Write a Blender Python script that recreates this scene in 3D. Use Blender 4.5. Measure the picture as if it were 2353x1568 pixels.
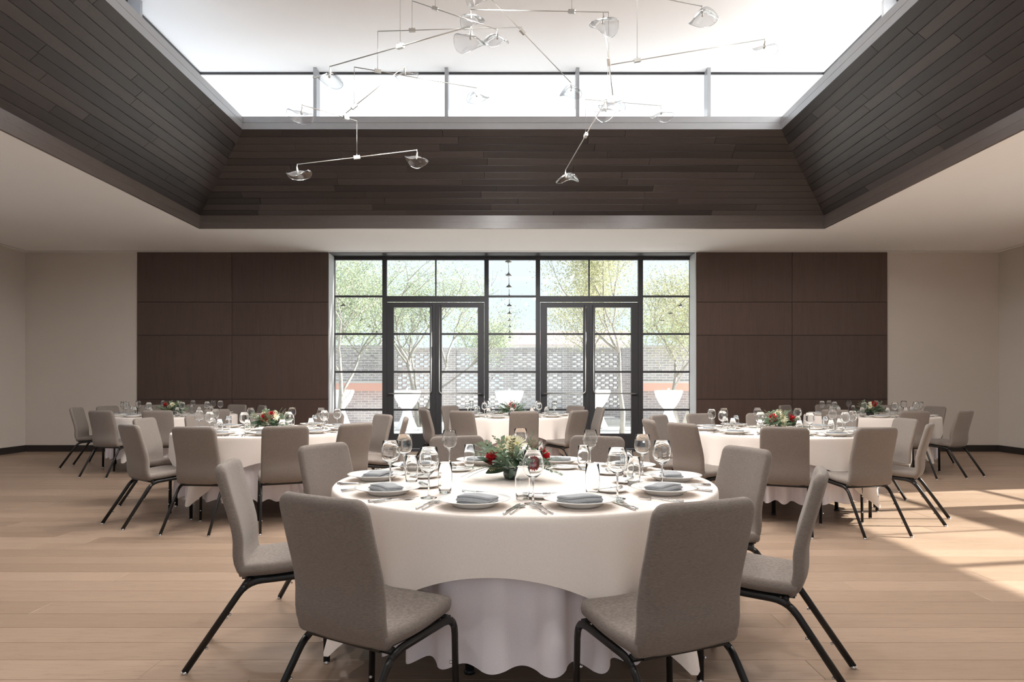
import bpy, math, random
from mathutils import Vector, Matrix
random.seed(7)
PI = math.pi
for o in list(bpy.data.objects):
    bpy.data.objects.remove(o)
scn = bpy.context.scene
C = scn.collection

# ------------------------------------------------------------------ camera
IMW, IMH, FPX, CX, HZ, EYE = 2353.0, 1568.0, 1568.7, 1176.5, 882.0, 1.247
cam = bpy.data.cameras.new('camera')
cam.sensor_width = 36.0
cam.lens = 36.0 * FPX / IMW
cam.shift_y = (HZ - IMH / 2) / IMW
cam.clip_start = 0.05
cam.clip_end = 300
camo = bpy.data.objects.new('camera', cam)
camo.location = (0, 0, EYE)
camo.rotation_euler = (PI / 2, 0, 0)
C.objects.link(camo)
scn.camera = camo

def at(px, py, Y):
    """photo pixel + distance from the camera plane -> point"""
    return Vector(((px - CX) * Y / FPX, Y, EYE + (HZ - py) * Y / FPX))

# ------------------------------------------------------------------ sky, sun, exposure
world = bpy.data.worlds.new('sky')
scn.world = world
world.use_nodes = True
wn = world.node_tree
bg = wn.nodes['Background']
bg.inputs[0].default_value = (0.80, 0.885, 1.0, 1)
bg.inputs[1].default_value = 0.76
SUN_EL, SUN_AZ = math.radians(29), math.radians(10.5)
sl = bpy.data.lights.new('sun', 'SUN')
sl.energy = 10.5
sl.angle = math.radians(0.6)
sl.color = (1.0, 0.95, 0.88)
so = bpy.data.objects.new('sun', sl)
sd = Vector((math.cos(SUN_EL) * math.cos(SUN_AZ), math.cos(SUN_EL) * math.sin(SUN_AZ), math.sin(SUN_EL)))
so.rotation_euler = (-sd).to_track_quat('-Z', 'Y').to_euler()
so.location = (30, 10, 25)
C.objects.link(so)
vs = scn.view_settings
scn.display_settings.display_device = 'sRGB'
vs.view_transform = 'Standard'
vs.look = 'None'
vs.gamma = 1.0
vs.use_curve_mapping = False
vs.exposure = 0.85
LED_W = 36.0
scn.cycles.transparent_max_bounces = 32
scn.cycles.max_bounces = 24
scn.cycles.transmission_bounces = 20
scn.cycles.diffuse_bounces = 6

# ------------------------------------------------------------------ helpers
def tag(o, label=None, cat=None, group=None, kind=None):
    if label: o['label'] = label
    if cat: o['category'] = cat
    if group: o['group'] = group
    if kind: o['kind'] = kind
    return o

def empty(name, loc=(0, 0, 0), rz=0.0, parent=None):
    o = bpy.data.objects.new(name, None)
    o.empty_display_size = 0.1
    o.location = loc
    o.rotation_euler = (0, 0, rz)
    C.objects.link(o)
    if parent: o.parent = parent
    return o

def link(name, me, parent=None, loc=None, rot=None):
    o = bpy.data.objects.new(name, me)
    C.objects.link(o)
    if parent: o.parent = parent
    if loc is not None: o.location = loc
    if rot is not None: o.rotation_euler = rot
    return o

def copy_tree(o, parent=None):
    c = o.copy()
    C.objects.link(c)
    c.parent = parent
    for ch in list(o.children):
        copy_tree(ch, c)
    return c

class MB:
    def __init__(self):
        self.v, self.f, self.sm = [], [], []
    def add(self, vs_, fs, smooth=False, M=None):
        b = len(self.v)
        if M is not None: vs_ = [M @ Vector(p) for p in vs_]
        self.v += [tuple(p) for p in vs_]
        self.f += [tuple(i + b for i in f) for f in fs]
        self.sm += [smooth] * len(fs)
        return self
    def box(self, x0, x1, y0, y1, z0, z1, M=None):
        vv = [(x0,y0,z0),(x1,y0,z0),(x1,y1,z0),(x0,y1,z0),(x0,y0,z1),(x1,y0,z1),(x1,y1,z1),(x0,y1,z1)]
        return self.add(vv, [(0,3,2,1),(4,5,6,7),(0,1,5,4),(1,2,6,5),(2,3,7,6),(3,0,4,7)], False, M)
    def cbox(self, x0, x1, y0, y1, z0, z1, c, M=None):
        """box with a chamfer round the +z face"""
        vv = [(x0,y0,z0),(x1,y0,z0),(x1,y1,z0),(x0,y1,z0),
              (x0,y0,z1-c),(x1,y0,z1-c),(x1,y1,z1-c),(x0,y1,z1-c),
              (x0+c,y0+c,z1),(x1-c,y0+c,z1),(x1-c,y1-c,z1),(x0+c,y1-c,z1)]
        ff = [(0,3,2,1),(8,9,10,11)]
        for a in range(4):
            b = (a+1) % 4
            ff += [(a,b,4+b,4+a),(4+a,4+b,8+b,8+a)]
        return self.add(vv, ff, False, M)
    def loops(self, L, closed=True, cap0=True, cap1=True, smooth=True, M=None):
        n = len(L[0]); vv = []; ff = []
        for l in L: vv += list(l)
        for i in range(len(L)-1):
            for j in range(n if closed else n-1):
                k = (j+1) % n
                ff.append((i*n+j, i*n+k, (i+1)*n+k, (i+1)*n+j))
        if closed and cap0: ff.append(tuple(reversed(range(n))))
        if closed and cap1: ff.append(tuple((len(L)-1)*n + j for j in range(n)))
        return self.add(vv, ff, smooth, M)
    def lathe(self, prof, n=24, M=None, cap0=False, cap1=False):
        L = []
        for r, z in prof:
            L.append([(r*math.cos(2*PI*j/n), r*math.sin(2*PI*j/n), z) for j in range(n)])
        return self.loops(L, True, cap0, cap1, True, M)
    def tube(self, pts, r, n=8, M=None, r2=None, side=None):
        """round tube, or an oval one: r in the plane of the path, r2 along `side`"""
        pts = [Vector(p) for p in pts]
        L = []
        up = None
        for i, p in enumerate(pts):
            if i == 0: t = pts[1]-pts[0]
            elif i == len(pts)-1: t = pts[-1]-pts[-2]
            else: t = (pts[i+1]-p).normalized() + (p-pts[i-1]).normalized()
            t.normalize()
            if side is not None:
                s = Vector(side); s = (s - t*s.dot(t)).normalized()
            else:
                if up is None:
                    up = Vector((0,0,1)) if abs(t.z) < 0.9 else Vector((1,0,0))
                s = up.cross(t)
                if s.length < 1e-4: s = Vector((1,0,0)).cross(t)
                s.normalize()
            q = t.cross(s)
            if side is None: up = q.copy()
            rr = r[i] if isinstance(r, (list, tuple)) else r
            rs = rr if r2 is None else r2
            L.append([p + s*(rs*math.cos(2*PI*j/n)) + q*(rr*math.sin(2*PI*j/n)) for j in range(n)])
        return self.loops(L, True, True, True, True, M)
    def mesh(self, name, mat):
        me = bpy.data.meshes.new(name)
        me.from_pydata(self.v, [], self.f)
        me.polygons.foreach_set('use_smooth', self.sm)
        if mat: me.materials.append(mat)
        me.update()
        return me
    def build(self, name, mat, parent=None, loc=None, rot=None):
        return link(name, self.mesh(name, mat), parent, loc, rot)

# ------------------------------------------------------------------ materials
def nmat(name):
    m = bpy.data.materials.new(name)
    m.use_nodes = True
    nt = m.node_tree
    return m, nt, nt.nodes['Principled BSDF'], nt.nodes['Material Output']

def nd(nt, t, **kw):
    n = nt.nodes.new(t)
    for k, v in kw.items():
        if k.startswith('i_'):
            n.inputs[k[2:].replace('_', ' ')].default_value = v
        else:
            setattr(n, k, v)
    return n

def plain(name, col, rough=0.6, metal=0.0, noise=0.05, scale=30.0, spec=0.5, bump=0.0):
    m, nt, p, out = nmat(name)
    tc = nd(nt, 'ShaderNodeTexCoord')
    nz = nd(nt, 'ShaderNodeTexNoise', i_Scale=scale, i_Detail=3.0)
    nt.links.new(tc.outputs['Object'], nz.inputs['Vector'])
    mx = nd(nt, 'ShaderNodeMix', data_type='RGBA')
    mx.inputs[6].default_value = tuple(c*(1-noise) for c in col) + (1,)
    mx.inputs[7].default_value = tuple(min(1, c*(1+noise)) for c in col) + (1,)
    nt.links.new(nz.outputs['Fac'], mx.inputs[0])
    nt.links.new(mx.outputs[2], p.inputs['Base Color'])
    p.inputs['Roughness'].default_value = rough
    p.inputs['Metallic'].default_value = metal
    p.inputs['Specular IOR Level'].default_value = spec
    if bump:
        b = nd(nt, 'ShaderNodeBump', i_Strength=bump, i_Distance=0.01)
        nt.links.new(nz.outputs['Fac'], b.inputs['Height'])
        nt.links.new(b.outputs['Normal'], p.inputs['Normal'])
    return m

def wood(name, ca, cb, cdark, stretch, rough=0.45, rnd=0.6, spec=0.4, gscale=1.0):
    """stretched-noise grain; each piece gets its own tone and its own cut of the grain"""
    m, nt, p, out = nmat(name)
    tc = nd(nt, 'ShaderNodeTexCoord')
    oi = nd(nt, 'ShaderNodeObjectInfo')
    mul = nd(nt, 'ShaderNodeVectorMath', operation='SCALE')
    mul.inputs[0].default_value = (37.0, 53.0, 29.0)
    nt.links.new(oi.outputs['Random'], mul.inputs['Scale'])
    ad = nd(nt, 'ShaderNodeVectorMath', operation='ADD')
    nt.links.new(tc.outputs['Object'], ad.inputs[0])
    nt.links.new(mul.outputs[0], ad.inputs[1])
    mp = nd(nt, 'ShaderNodeMapping')
    mp.inputs['Scale'].default_value = stretch
    nt.links.new(ad.outputs[0], mp.inputs['Vector'])
    n1 = nd(nt, 'ShaderNodeTexNoise', i_Scale=2.2*gscale, i_Detail=6.0, i_Roughness=0.65, i_Distortion=0.6)
    nt.links.new(mp.outputs[0], n1.inputs['Vector'])
    n2 = nd(nt, 'ShaderNodeTexNoise', i_Scale=11.0*gscale, i_Detail=4.0, i_Roughness=0.7)
    nt.links.new(mp.outputs[0], n2.inputs['Vector'])
    tone = nd(nt, 'ShaderNodeMix', data_type='RGBA')
    tone.inputs[6].default_value = ca + (1,)
    tone.inputs[7].default_value = cb + (1,)
    # tone factor = random*rnd + low noise*(1-rnd)
    m1 = nd(nt, 'ShaderNodeMath', operation='MULTIPLY'); m1.inputs[1].default_value = rnd
    nt.links.new(oi.outputs['Random'], m1.inputs[0])
    m2 = nd(nt, 'ShaderNodeMath', operation='MULTIPLY'); m2.inputs[1].default_value = 1-rnd
    nt.links.new(n1.outputs['Fac'], m2.inputs[0])
    m3 = nd(nt, 'ShaderNodeMath', operation='ADD')
    nt.links.new(m1.outputs[0], m3.inputs[0]); nt.links.new(m2.outputs[0], m3.inputs[1])
    nt.links.new(m3.outputs[0], tone.inputs[0])
    rmp = nd(nt, 'ShaderNodeValToRGB')
    rmp.color_ramp.elements[0].position = 0.52
    rmp.color_ramp.elements[1].position = 0.78
    nt.links.new(n2.outputs['Fac'], rmp.inputs[0])
    gr = nd(nt, 'ShaderNodeMix', data_type='RGBA')
    gr.inputs[7].default_value = cdark + (1,)
    g1 = nd(nt, 'ShaderNodeMath', operation='MULTIPLY'); g1.inputs[1].default_value = 0.55
    nt.links.new(rmp.outputs[0], g1.inputs[0])
    nt.links.new(g1.outputs[0], gr.inputs[0])
    nt.links.new(tone.outputs[2], gr.inputs[6])
    nt.links.new(gr.outputs[2], p.inputs['Base Color'])
    p.inputs['Roughness'].default_value = rough
    p.inputs['Specular IOR Level'].default_value = spec
    b = nd(nt, 'ShaderNodeBump', i_Strength=0.12, i_Distance=0.004)
    nt.links.new(n2.outputs['Fac'], b.inputs['Height'])
    nt.links.new(b.outputs['Normal'], p.inputs['Normal'])
    return m

def fabric(name, col, col2, scale=(75, 75, 850), rough=0.9, bump=0.25):
    m, nt, p, out = nmat(name)
    tc = nd(nt, 'ShaderNodeTexCoord')
    mp = nd(nt, 'ShaderNodeMapping'); mp.inputs['Scale'].default_value = scale
    nt.links.new(tc.outputs['Object'], mp.inputs['Vector'])
    nz = nd(nt, 'ShaderNodeTexNoise', i_Scale=1.0, i_Detail=3.0, i_Roughness=0.6)
    nt.links.new(mp.outputs[0], nz.inputs['Vector'])
    rp = nd(nt, 'ShaderNodeValToRGB')
    rp.color_ramp.elements[0].position = 0.36; rp.color_ramp.elements[1].position = 0.64
    rp.color_ramp.elements[0].color = col + (1,); rp.color_ramp.elements[1].color = col2 + (1,)
    nt.links.new(nz.outputs['Fac'], rp.inputs[0])
    nt.links.new(rp.outputs[0], p.inputs['Base Color'])
    p.inputs['Roughness'].default_value = rough
    p.inputs['Specular IOR Level'].default_value = 0.15
    p.inputs['Sheen Weight'].default_value = 0.12
    p.inputs['Sheen Roughness'].default_value = 0.5
    b = nd(nt, 'ShaderNodeBump', i_Strength=bump, i_Distance=0.002)
    nt.links.new(nz.outputs['Fac'], b.inputs['Height'])
    nt.links.new(b.outputs['Normal'], p.inputs['Normal'])
    return m

def thin_glass(name, tint=(0.97, 0.985, 0.98), ior=1.45, gain=1.0, rough=0.0, power=4.0):
    m, nt, p, out = nmat(name)
    nt.nodes.remove(p)
    tr = nd(nt, 'ShaderNodeBsdfTransparent'); tr.inputs[0].default_value = tint + (1,)
    gl = nd(nt, 'ShaderNodeBsdfGlossy', i_Roughness=rough)
    # Schlick reflectance, the same from both sides of a thin sheet
    lw = nd(nt, 'ShaderNodeLayerWeight', i_Blend=0.5)
    pw = nd(nt, 'ShaderNodeMath', operation='POWER'); pw.inputs[1].default_value = power
    nt.links.new(lw.outputs['Facing'], pw.inputs[0])
    f0 = ((ior-1)/(ior+1))**2
    mu = nd(nt, 'ShaderNodeMath', operation='MULTIPLY_ADD', use_clamp=True)
    mu.inputs[1].default_value = (0.85-f0)*gain; mu.inputs[2].default_value = f0*gain
    nt.links.new(pw.outputs[0], mu.inputs[0])
    mx = nd(nt, 'ShaderNodeMixShader')
    nt.links.new(mu.outputs[0], mx.inputs[0])
    nt.links.new(tr.outputs[0], mx.inputs[1]); nt.links.new(gl.outputs[0], mx.inputs[2])
    nt.links.new(mx.outputs[0], out.inputs[0])
    return m

def solid_glass(name, tint=(0.985, 0.99, 0.99), ior=1.45):
    m, nt, p, out = nmat(name)
    nt.nodes.remove(p)
    g = nd(nt, 'ShaderNodeBsdfGlass', i_IOR=ior, i_Roughness=0.0)
    g.inputs['Color'].default_value = tint + (1,)
    nt.links.new(g.outputs[0], out.inputs[0])
    return m

def leafmat(name, ca, cb, trans=0.4):
    m, nt, p, out = nmat(name)
    tc = nd(nt, 'ShaderNodeTexCoord')
    nz = nd(nt, 'ShaderNodeTexNoise', i_Scale=2.5, i_Detail=3.0)
    nt.links.new(tc.outputs['Object'], nz.inputs['Vector'])
    mx = nd(nt, 'ShaderNodeMix', data_type='RGBA')
    mx.inputs[6].default_value = ca + (1,); mx.inputs[7].default_value = cb + (1,)
    rp = nd(nt, 'ShaderNodeValToRGB')
    rp.color_ramp.elements[0].position = 0.35; rp.color_ramp.elements[1].position = 0.65
    nt.links.new(nz.outputs['Fac'], rp.inputs[0])
    nt.links.new(rp.outputs[0], mx.inputs[0])
    nt.links.new(mx.outputs[2], p.inputs['Base Color'])
    p.inputs['Roughness'].default_value = 0.55
    t = nd(nt, 'ShaderNodeBsdfTranslucent')
    nt.links.new(mx.outputs[2], t.inputs[0])
    ms = nd(nt, 'ShaderNodeMixShader'); ms.inputs[0].default_value = trans
    nt.links.new(p.outputs[0], ms.inputs[1]); nt.links.new(t.outputs[0], ms.inputs[2])
    nt.links.new(ms.outputs[0], out.inputs[0])
    return m

def brickmat(name, c1, c2, mortar, zaxis='XZ'):
    m, nt, p, out = nmat(name)
    tc = nd(nt, 'ShaderNodeTexCoord')
    sp = nd(nt, 'ShaderNodeSeparateXYZ'); nt.links.new(tc.outputs['Object'], sp.inputs[0])
    cb = nd(nt, 'ShaderNodeCombineXYZ')
    nt.links.new(sp.outputs[0], cb.inputs[0]); nt.links.new(sp.outputs[2], cb.inputs[1])
    bk = nd(nt, 'ShaderNodeTexBrick', i_Scale=1.0)
    bk.inputs['Brick Width'].default_value = 0.22
    bk.inputs['Row Height'].default_value = 0.075
    bk.inputs['Mortar Size'].default_value = 0.009
    bk.inputs['Color1'].default_value = c1 + (1,)
    bk.inputs['Color2'].default_value = c2 + (1,)
    bk.inputs['Mortar'].default_value = mortar + (1,)
    nt.links.new(cb.outputs[0], bk.inputs['Vector'])
    nt.links.new(bk.outputs['Color'], p.inputs['Base Color'])
    p.inputs['Roughness'].default_value = 0.85
    b = nd(nt, 'ShaderNodeBump', i_Strength=0.5, i_Distance=0.01)
    nt.links.new(bk.outputs['Fac'], b.inputs['Height']); b.invert = True
    nt.links.new(b.outputs['Normal'], p.inputs['Normal'])
    return m

M = {}
M['floor'] = wood('oak_floor', (0.28, 0.19, 0.13), (0.45, 0.318, 0.232), (0.15, 0.095, 0.062), (0.7, 9.0, 9.0), 0.36, 0.5, 0.5)
M['floor_base'] = plain('floor_base', (0.20, 0.13, 0.09), 0.8)
M['slope'] = wood('dark_ceiling_planks', (0.019, 0.016, 0.016), (0.070, 0.055, 0.051), (0.013, 0.011, 0.011), (1.0, 9.0, 9.0), 0.36, 0.8, 0.5)
M['slope_y'] = wood('dark_ceiling_planks_side', (0.019, 0.016, 0.016), (0.070, 0.055, 0.051), (0.013, 0.011, 0.011), (9.0, 1.0, 9.0), 0.36, 0.8, 0.5)
M['slope_back'] = plain('slope_backing', (0.035, 0.028, 0.025), 0.9)
M['panel'] = wood('walnut_wall_panels', (0.052, 0.031, 0.024), (0.100, 0.062, 0.048), (0.024, 0.014, 0.011), (6.0, 6.0, 0.22), 0.45, 0.35, 0.35, 1.0)
M['fascia'] = wood('dark_fascia', (0.085, 0.066, 0.058), (0.125, 0.10, 0.088), (0.05, 0.04, 0.034), (1.2, 1.2, 9.0), 0.28, 0.5, 0.5)
M['ring'] = plain('grey_ring', (0.37, 0.375, 0.39), 0.38, 0.3, 0.04, 12)
M['ceil'] = plain('ceiling_paint', (0.88, 0.87, 0.86), 0.9, 0, 0.01, 2)
M['wall'] = plain('greige_wall', (0.54, 0.48, 0.425), 0.85, 0, 0.02, 3, 0.3)
M['base'] = plain('dark_baseboard', (0.022, 0.017, 0.015), 0.5)
M['steel'] = plain('dark_window_steel', (0.035, 0.033, 0.036), 0.4, 0.2, 0.05, 20)
M['jamb'] = plain('pale_jamb', (0.55, 0.55, 0.56), 0.5)
M['chrome'] = plain('chrome', (0.75, 0.75, 0.76), 0.12, 1.0, 0.02)
M['nickel'] = plain('brushed_nickel', (0.50, 0.49, 0.46), 0.35, 0.9, 0.03)
M['silver'] = plain('cutlery_steel', (0.72, 0.71, 0.70), 0.16, 1.0, 0.02)
M['pane'] = thin_glass('window_glass', (0.93, 0.95, 0.95), 1.45)
M['glass'] = solid_glass('clear_tableware_glass')
M['chairfab'] = fabric('greige_chair_fabric', (0.170, 0.138, 0.117), (0.242, 0.205, 0.178))
M['frame'] = plain('black_chair_tube', (0.016, 0.014, 0.013), 0.38, 0.3)
M['overlay'] = fabric('ivory_overlay_cloth', (0.79, 0.70, 0.63), (0.85, 0.765, 0.70), (300, 300, 300), 0.85, 0.05)
M['cloth'] = fabric('white_underlay_cloth', (0.82, 0.75, 0.76), (0.86, 0.80, 0.81), (300, 300, 300), 0.85, 0.05)
M['china'] = plain('white_china', (0.86, 0.85, 0.83), 0.15, 0, 0.01)
M['napkin'] = fabric('grey_napkin_linen', (0.27, 0.275, 0.285), (0.36, 0.365, 0.375), (260, 260, 260), 0.95, 0.2)
M['red'] = plain('red_petals', (0.46, 0.012, 0.018), 0.6, 0, 0.25, 60)
M['cream'] = plain('cream_petals', (0.80, 0.76, 0.56), 0.6, 0, 0.12, 60)
M['yellow'] = plain('flower_centre', (0.55, 0.50, 0.16), 0.7)
M['leafdark'] = leafmat('dark_green_leaf', (0.045, 0.085, 0.05), (0.10, 0.16, 0.085), 0.2)
M['leafgrey'] = leafmat('eucalyptus_leaf', (0.13, 0.20, 0.12), (0.26, 0.33, 0.22), 0.25)
M['stem'] = plain('flower_stem', (0.16, 0.15, 0.07), 0.8)
M['vase'] = plain('smoky_vase', (0.06, 0.065, 0.06), 0.2)
M['bark'] = plain('tree_bark', (0.36, 0.34, 0.31), 0.9, 0, 0.3, 12)
M['treeleaf'] = leafmat('locust_leaves', (0.36, 0.38, 0.22), (0.62, 0.60, 0.40), 0.5)
M['treeleaf2'] = leafmat('green_leaves', (0.28, 0.36, 0.23), (0.54, 0.58, 0.40), 0.5)
M['pave'] = plain('pale_paving', (0.74, 0.73, 0.71), 0.9, 0, 0.06, 4)
M['brick'] = brickmat('grey_brick', (0.40, 0.385, 0.40), (0.52, 0.50, 0.51), (0.72, 0.70, 0.71))
M['stone'] = plain('pale_stone_coping', (0.62, 0.61, 0.60), 0.9)
M['terra'] = plain('terracotta_beam', (0.78, 0.46, 0.38), 0.7)
M['spandex'] = plain('white_stretch_cover', (0.86, 0.86, 0.88), 0.8, 0, 0.02, 40)
M['roofred'] = plain('red_roof', (0.58, 0.42, 0.42), 0.8)
M['bulb'] = plain('white_bulb', (0.9, 0.9, 0.88), 0.3)
M['bronze'] = plain('dark_bronze', (0.05, 0.045, 0.04), 0.4, 0.6)
M['black'] = plain('black_metal', (0.02, 0.02, 0.02), 0.45, 0.2)
# frosted clerestory glass scatters the daylight that falls on it
m_, nt_, p_, out_ = nmat('frosted_clerestory_glass')
nt_.nodes.remove(p_)
a_ = nd(nt_, 'ShaderNodeBsdfTranslucent'); a_.inputs[0].default_value = (0.93, 0.95, 0.97, 1)
b_ = nd(nt_, 'ShaderNodeBsdfGlossy', i_Roughness=0.25)
c_ = nd(nt_, 'ShaderNodeMixShader'); c_.inputs[0].default_value = 0.05
nt_.links.new(a_.outputs[0], c_.inputs[1]); nt_.links.new(b_.outputs[0], c_.inputs[2])
nt_.links.new(c_.outputs[0], out_.inputs[0])
M['frost'] = m_

# ------------------------------------------------------------------ room sizes (metres)
XW, YB, YF, H = 8.94, 12.54, -1.84, 3.66
OX, OY0, OY1 = 4.87, 0.07, 10.63       # ceiling opening
ZF = 3.86                              # top of the fascia
RX, RY0, RY1 = 3.76, 1.18, 9.52        # inner ring at the head of the slopes
ZR0, ZR1, ZL = 4.80, 4.976, 6.086      # ring band, lantern ceiling
WH = 3.375                             # half width of a window bay
SC = 5.35                              # centre of the side windows

# ---- floor: oak planks running across the room
fl = MB().box(-XW, XW, YF, YB, -0.12, -0.02).build('floor', M['floor_base'])
tag(fl, 'wide pale oak plank floor of the dining hall', 'floor', kind='structure')
PW = 0.205
def in_view(x0, x1, y0, y1):
    if y1 < 2.75: return False
    ym = max(y1, 2.8)
    lim = 0.752 * ym + 0.05
    return x1 > -lim and x0 < lim
rest = MB()
nplank = 0
r = 0
y = YF
rp = random.Random(3)
while y < YB - 0.01:
    y2 = min(y + PW, YB)
    x = -XW
    first = True
    while x < XW - 0.01:
        ln = rp.uniform(2.4, 3.6)
        if first: ln *= rp.uniform(0.3, 1.0); first = False
        x2 = min(x + ln, XW)
        if XW - x2 < 0.5: x2 = XW
        if in_view(x, x2, y, y2) and nplank < 300:
            mb = MB().cbox(x+0.0009, x2-0.0009, y+0.0009, y2-0.0009, -0.02, 0.0, 0.0016)
            mb.build('plank', M['floor'], fl)
            nplank += 1
        else:
            rest.cbox(x+0.0009, x2-0.0009, y+0.0009, y2-0.0009, -0.02, 0.0, 0.0016)
        x = x2
    y = y2
tag(rest.build('plank_rest', M['floor'], fl), kind='stuff')

# ---- walls
def wallbox(name, mb, label, mat='wall'):
    return tag(mb.build(name, M[mat]), label, 'wall', kind='structure')
TH = 0.4
wb = MB()
wb.box(-XW-TH, -WH, YB, YB+TH, -0.12, H+0.3).box(WH, XW+TH, YB, YB+TH, -0.12, H+0.3)
wb.box(-WH, WH, YB, YB+TH, H, H+0.3)
wb = wallbox('wall_back', wb, 'greige far wall with dark wood panels either side of the glazed doors')
for s, nm in ((-1, 'left'), (1, 'right')):
    w = MB()
    xs = sorted((s*XW, s*(XW+TH)))
    w.box(xs[0], xs[1], YF, SC-WH, -0.12, H+0.3).box(xs[0], xs[1], SC+WH, YB, -0.12, H+0.3)
    w.box(xs[0], xs[1], SC-WH, SC+WH, H, H+0.3)
    wallbox('wall_'+nm, w, 'plain greige %s side wall of the hall' % nm)
wallbox('wall_front', MB().box(-XW-TH, -WH, YF-TH, YF, -0.12, H+0.3).box(WH, XW+TH, YF-TH, YF, -0.12, H+0.3).box(-WH, WH, YF-TH, YF, H, H+0.3), 'greige wall behind the viewpoint')

# dark wood wall panels
cols = [(316, 534), (534, 755), (1600, 1819), (1819, 2038)]
rows = [(1038, 918), (918, 771), (771, 695), (695, 579.5)]
for c0, c1 in cols:
    for r0, r1 in rows:
        a = at(c0, r0, YB); b = at(c1, r1, YB)
        z0 = max(a.z, 0.0); z1 = min(b.z, H)
        mb = MB()
        Mx = Matrix.Translation((0, YB, 0)) @ Matrix.Rotation(PI/2, 4, 'X')   # local z -> -Y
        mb.cbox(a.x+0.004, b.x-0.004, z0+0.004, z1-0.004, 0.0, 0.024, 0.003, Mx)
        mb.build('panel', M['panel'], wb)
    a = at(c0, 1038, YB); b = at(c1, 579.5, YB)
    MB().box(a.x, b.x, YB-0.012, YB-0.0005, 0, H).build('panel_backing', M['slope_back'], wb)

# baseboards
BBH = 0.118
tag(MB().box(-XW, -6.885, YB-0.016, YB, 0, BBH).build('baseboard_back_left', M['base']), 'dark baseboard at the foot of the far wall, left end', 'baseboard', kind='structure')
tag(MB().box(6.89, XW, YB-0.016, YB, 0, BBH).build('baseboard_back_right', M['base']), 'dark baseboard at the foot of the far wall, right end', 'baseboard', kind='structure')
for s, nm in ((-1, 'left'), (1, 'right')):
    xs = sorted((s*XW, s*(XW-0.016)))
    bb = MB().box(xs[0], xs[1], YF, SC-WH, 0, BBH).box(xs[0], xs[1], SC+WH, YB-0.016, 0, BBH)
    tag(bb.build('baseboard_'+nm, M['base']), 'dark baseboard along the %s side wall' % nm, 'baseboard', kind='structure')
tag(MB().box(-XW, -WH, YF, YF+0.016, 0, BBH).box(WH, XW, YF, YF+0.016, 0, BBH).build('baseboard_front', M['base']), 'dark baseboard behind the viewpoint', 'baseboard', kind='structure')

# ---- ceiling: flat white border with the tapering wood lantern
ce = MB()
ce.box(-XW-TH, XW+TH, OY1, YB+TH, H, H+0.3).box(-XW-TH, XW+TH, YF-TH, OY0, H, H+0.3)
ce.box(-XW-TH, -OX, OY0, OY1, H, H+0.3).box(OX, XW+TH, OY0, OY1, H, H+0.3)
ce = tag(ce.build('ceiling', M['ceil']), 'flat white ceiling border round the wood lined roof lantern', 'ceiling', kind='structure')
# thin shadow-gap strip round the edge of the border
gap = MB()
gap.box(-XW+0.12, XW-0.12, YB-0.125, YB-0.118, H-0.004, H).box(-XW+0.12, -XW+0.127, YF, YB-0.125, H-0.004, H).box(XW-0.127, XW-0.12, YF, YB-0.125, H-0.004, H)
gap.build('shadow_gap', plain('shadow_gap_grey', (0.35, 0.33, 0.31), 0.8), ce)

# fascia boards (two per side, a joint between)
for z0, z1 in ((H, (H+ZF)/2-0.0015), ((H+ZF)/2+0.0015, ZF)):
    for mb in (MB().box(-OX, OX, OY1-0.03, OY1, z0-0.002, z1), MB().box(-OX, OX, OY0, OY0+0.03, z0-0.002, z1),
               MB().box(-OX, -OX+0.03, OY0+0.03, OY1-0.03, z0-0.002, z1), MB().box(OX-0.03, OX, OY0+0.03, OY1-0.03, z0-0.002, z1)):
        mb.build('fascia_board', M['fascia'], ce)

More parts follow.
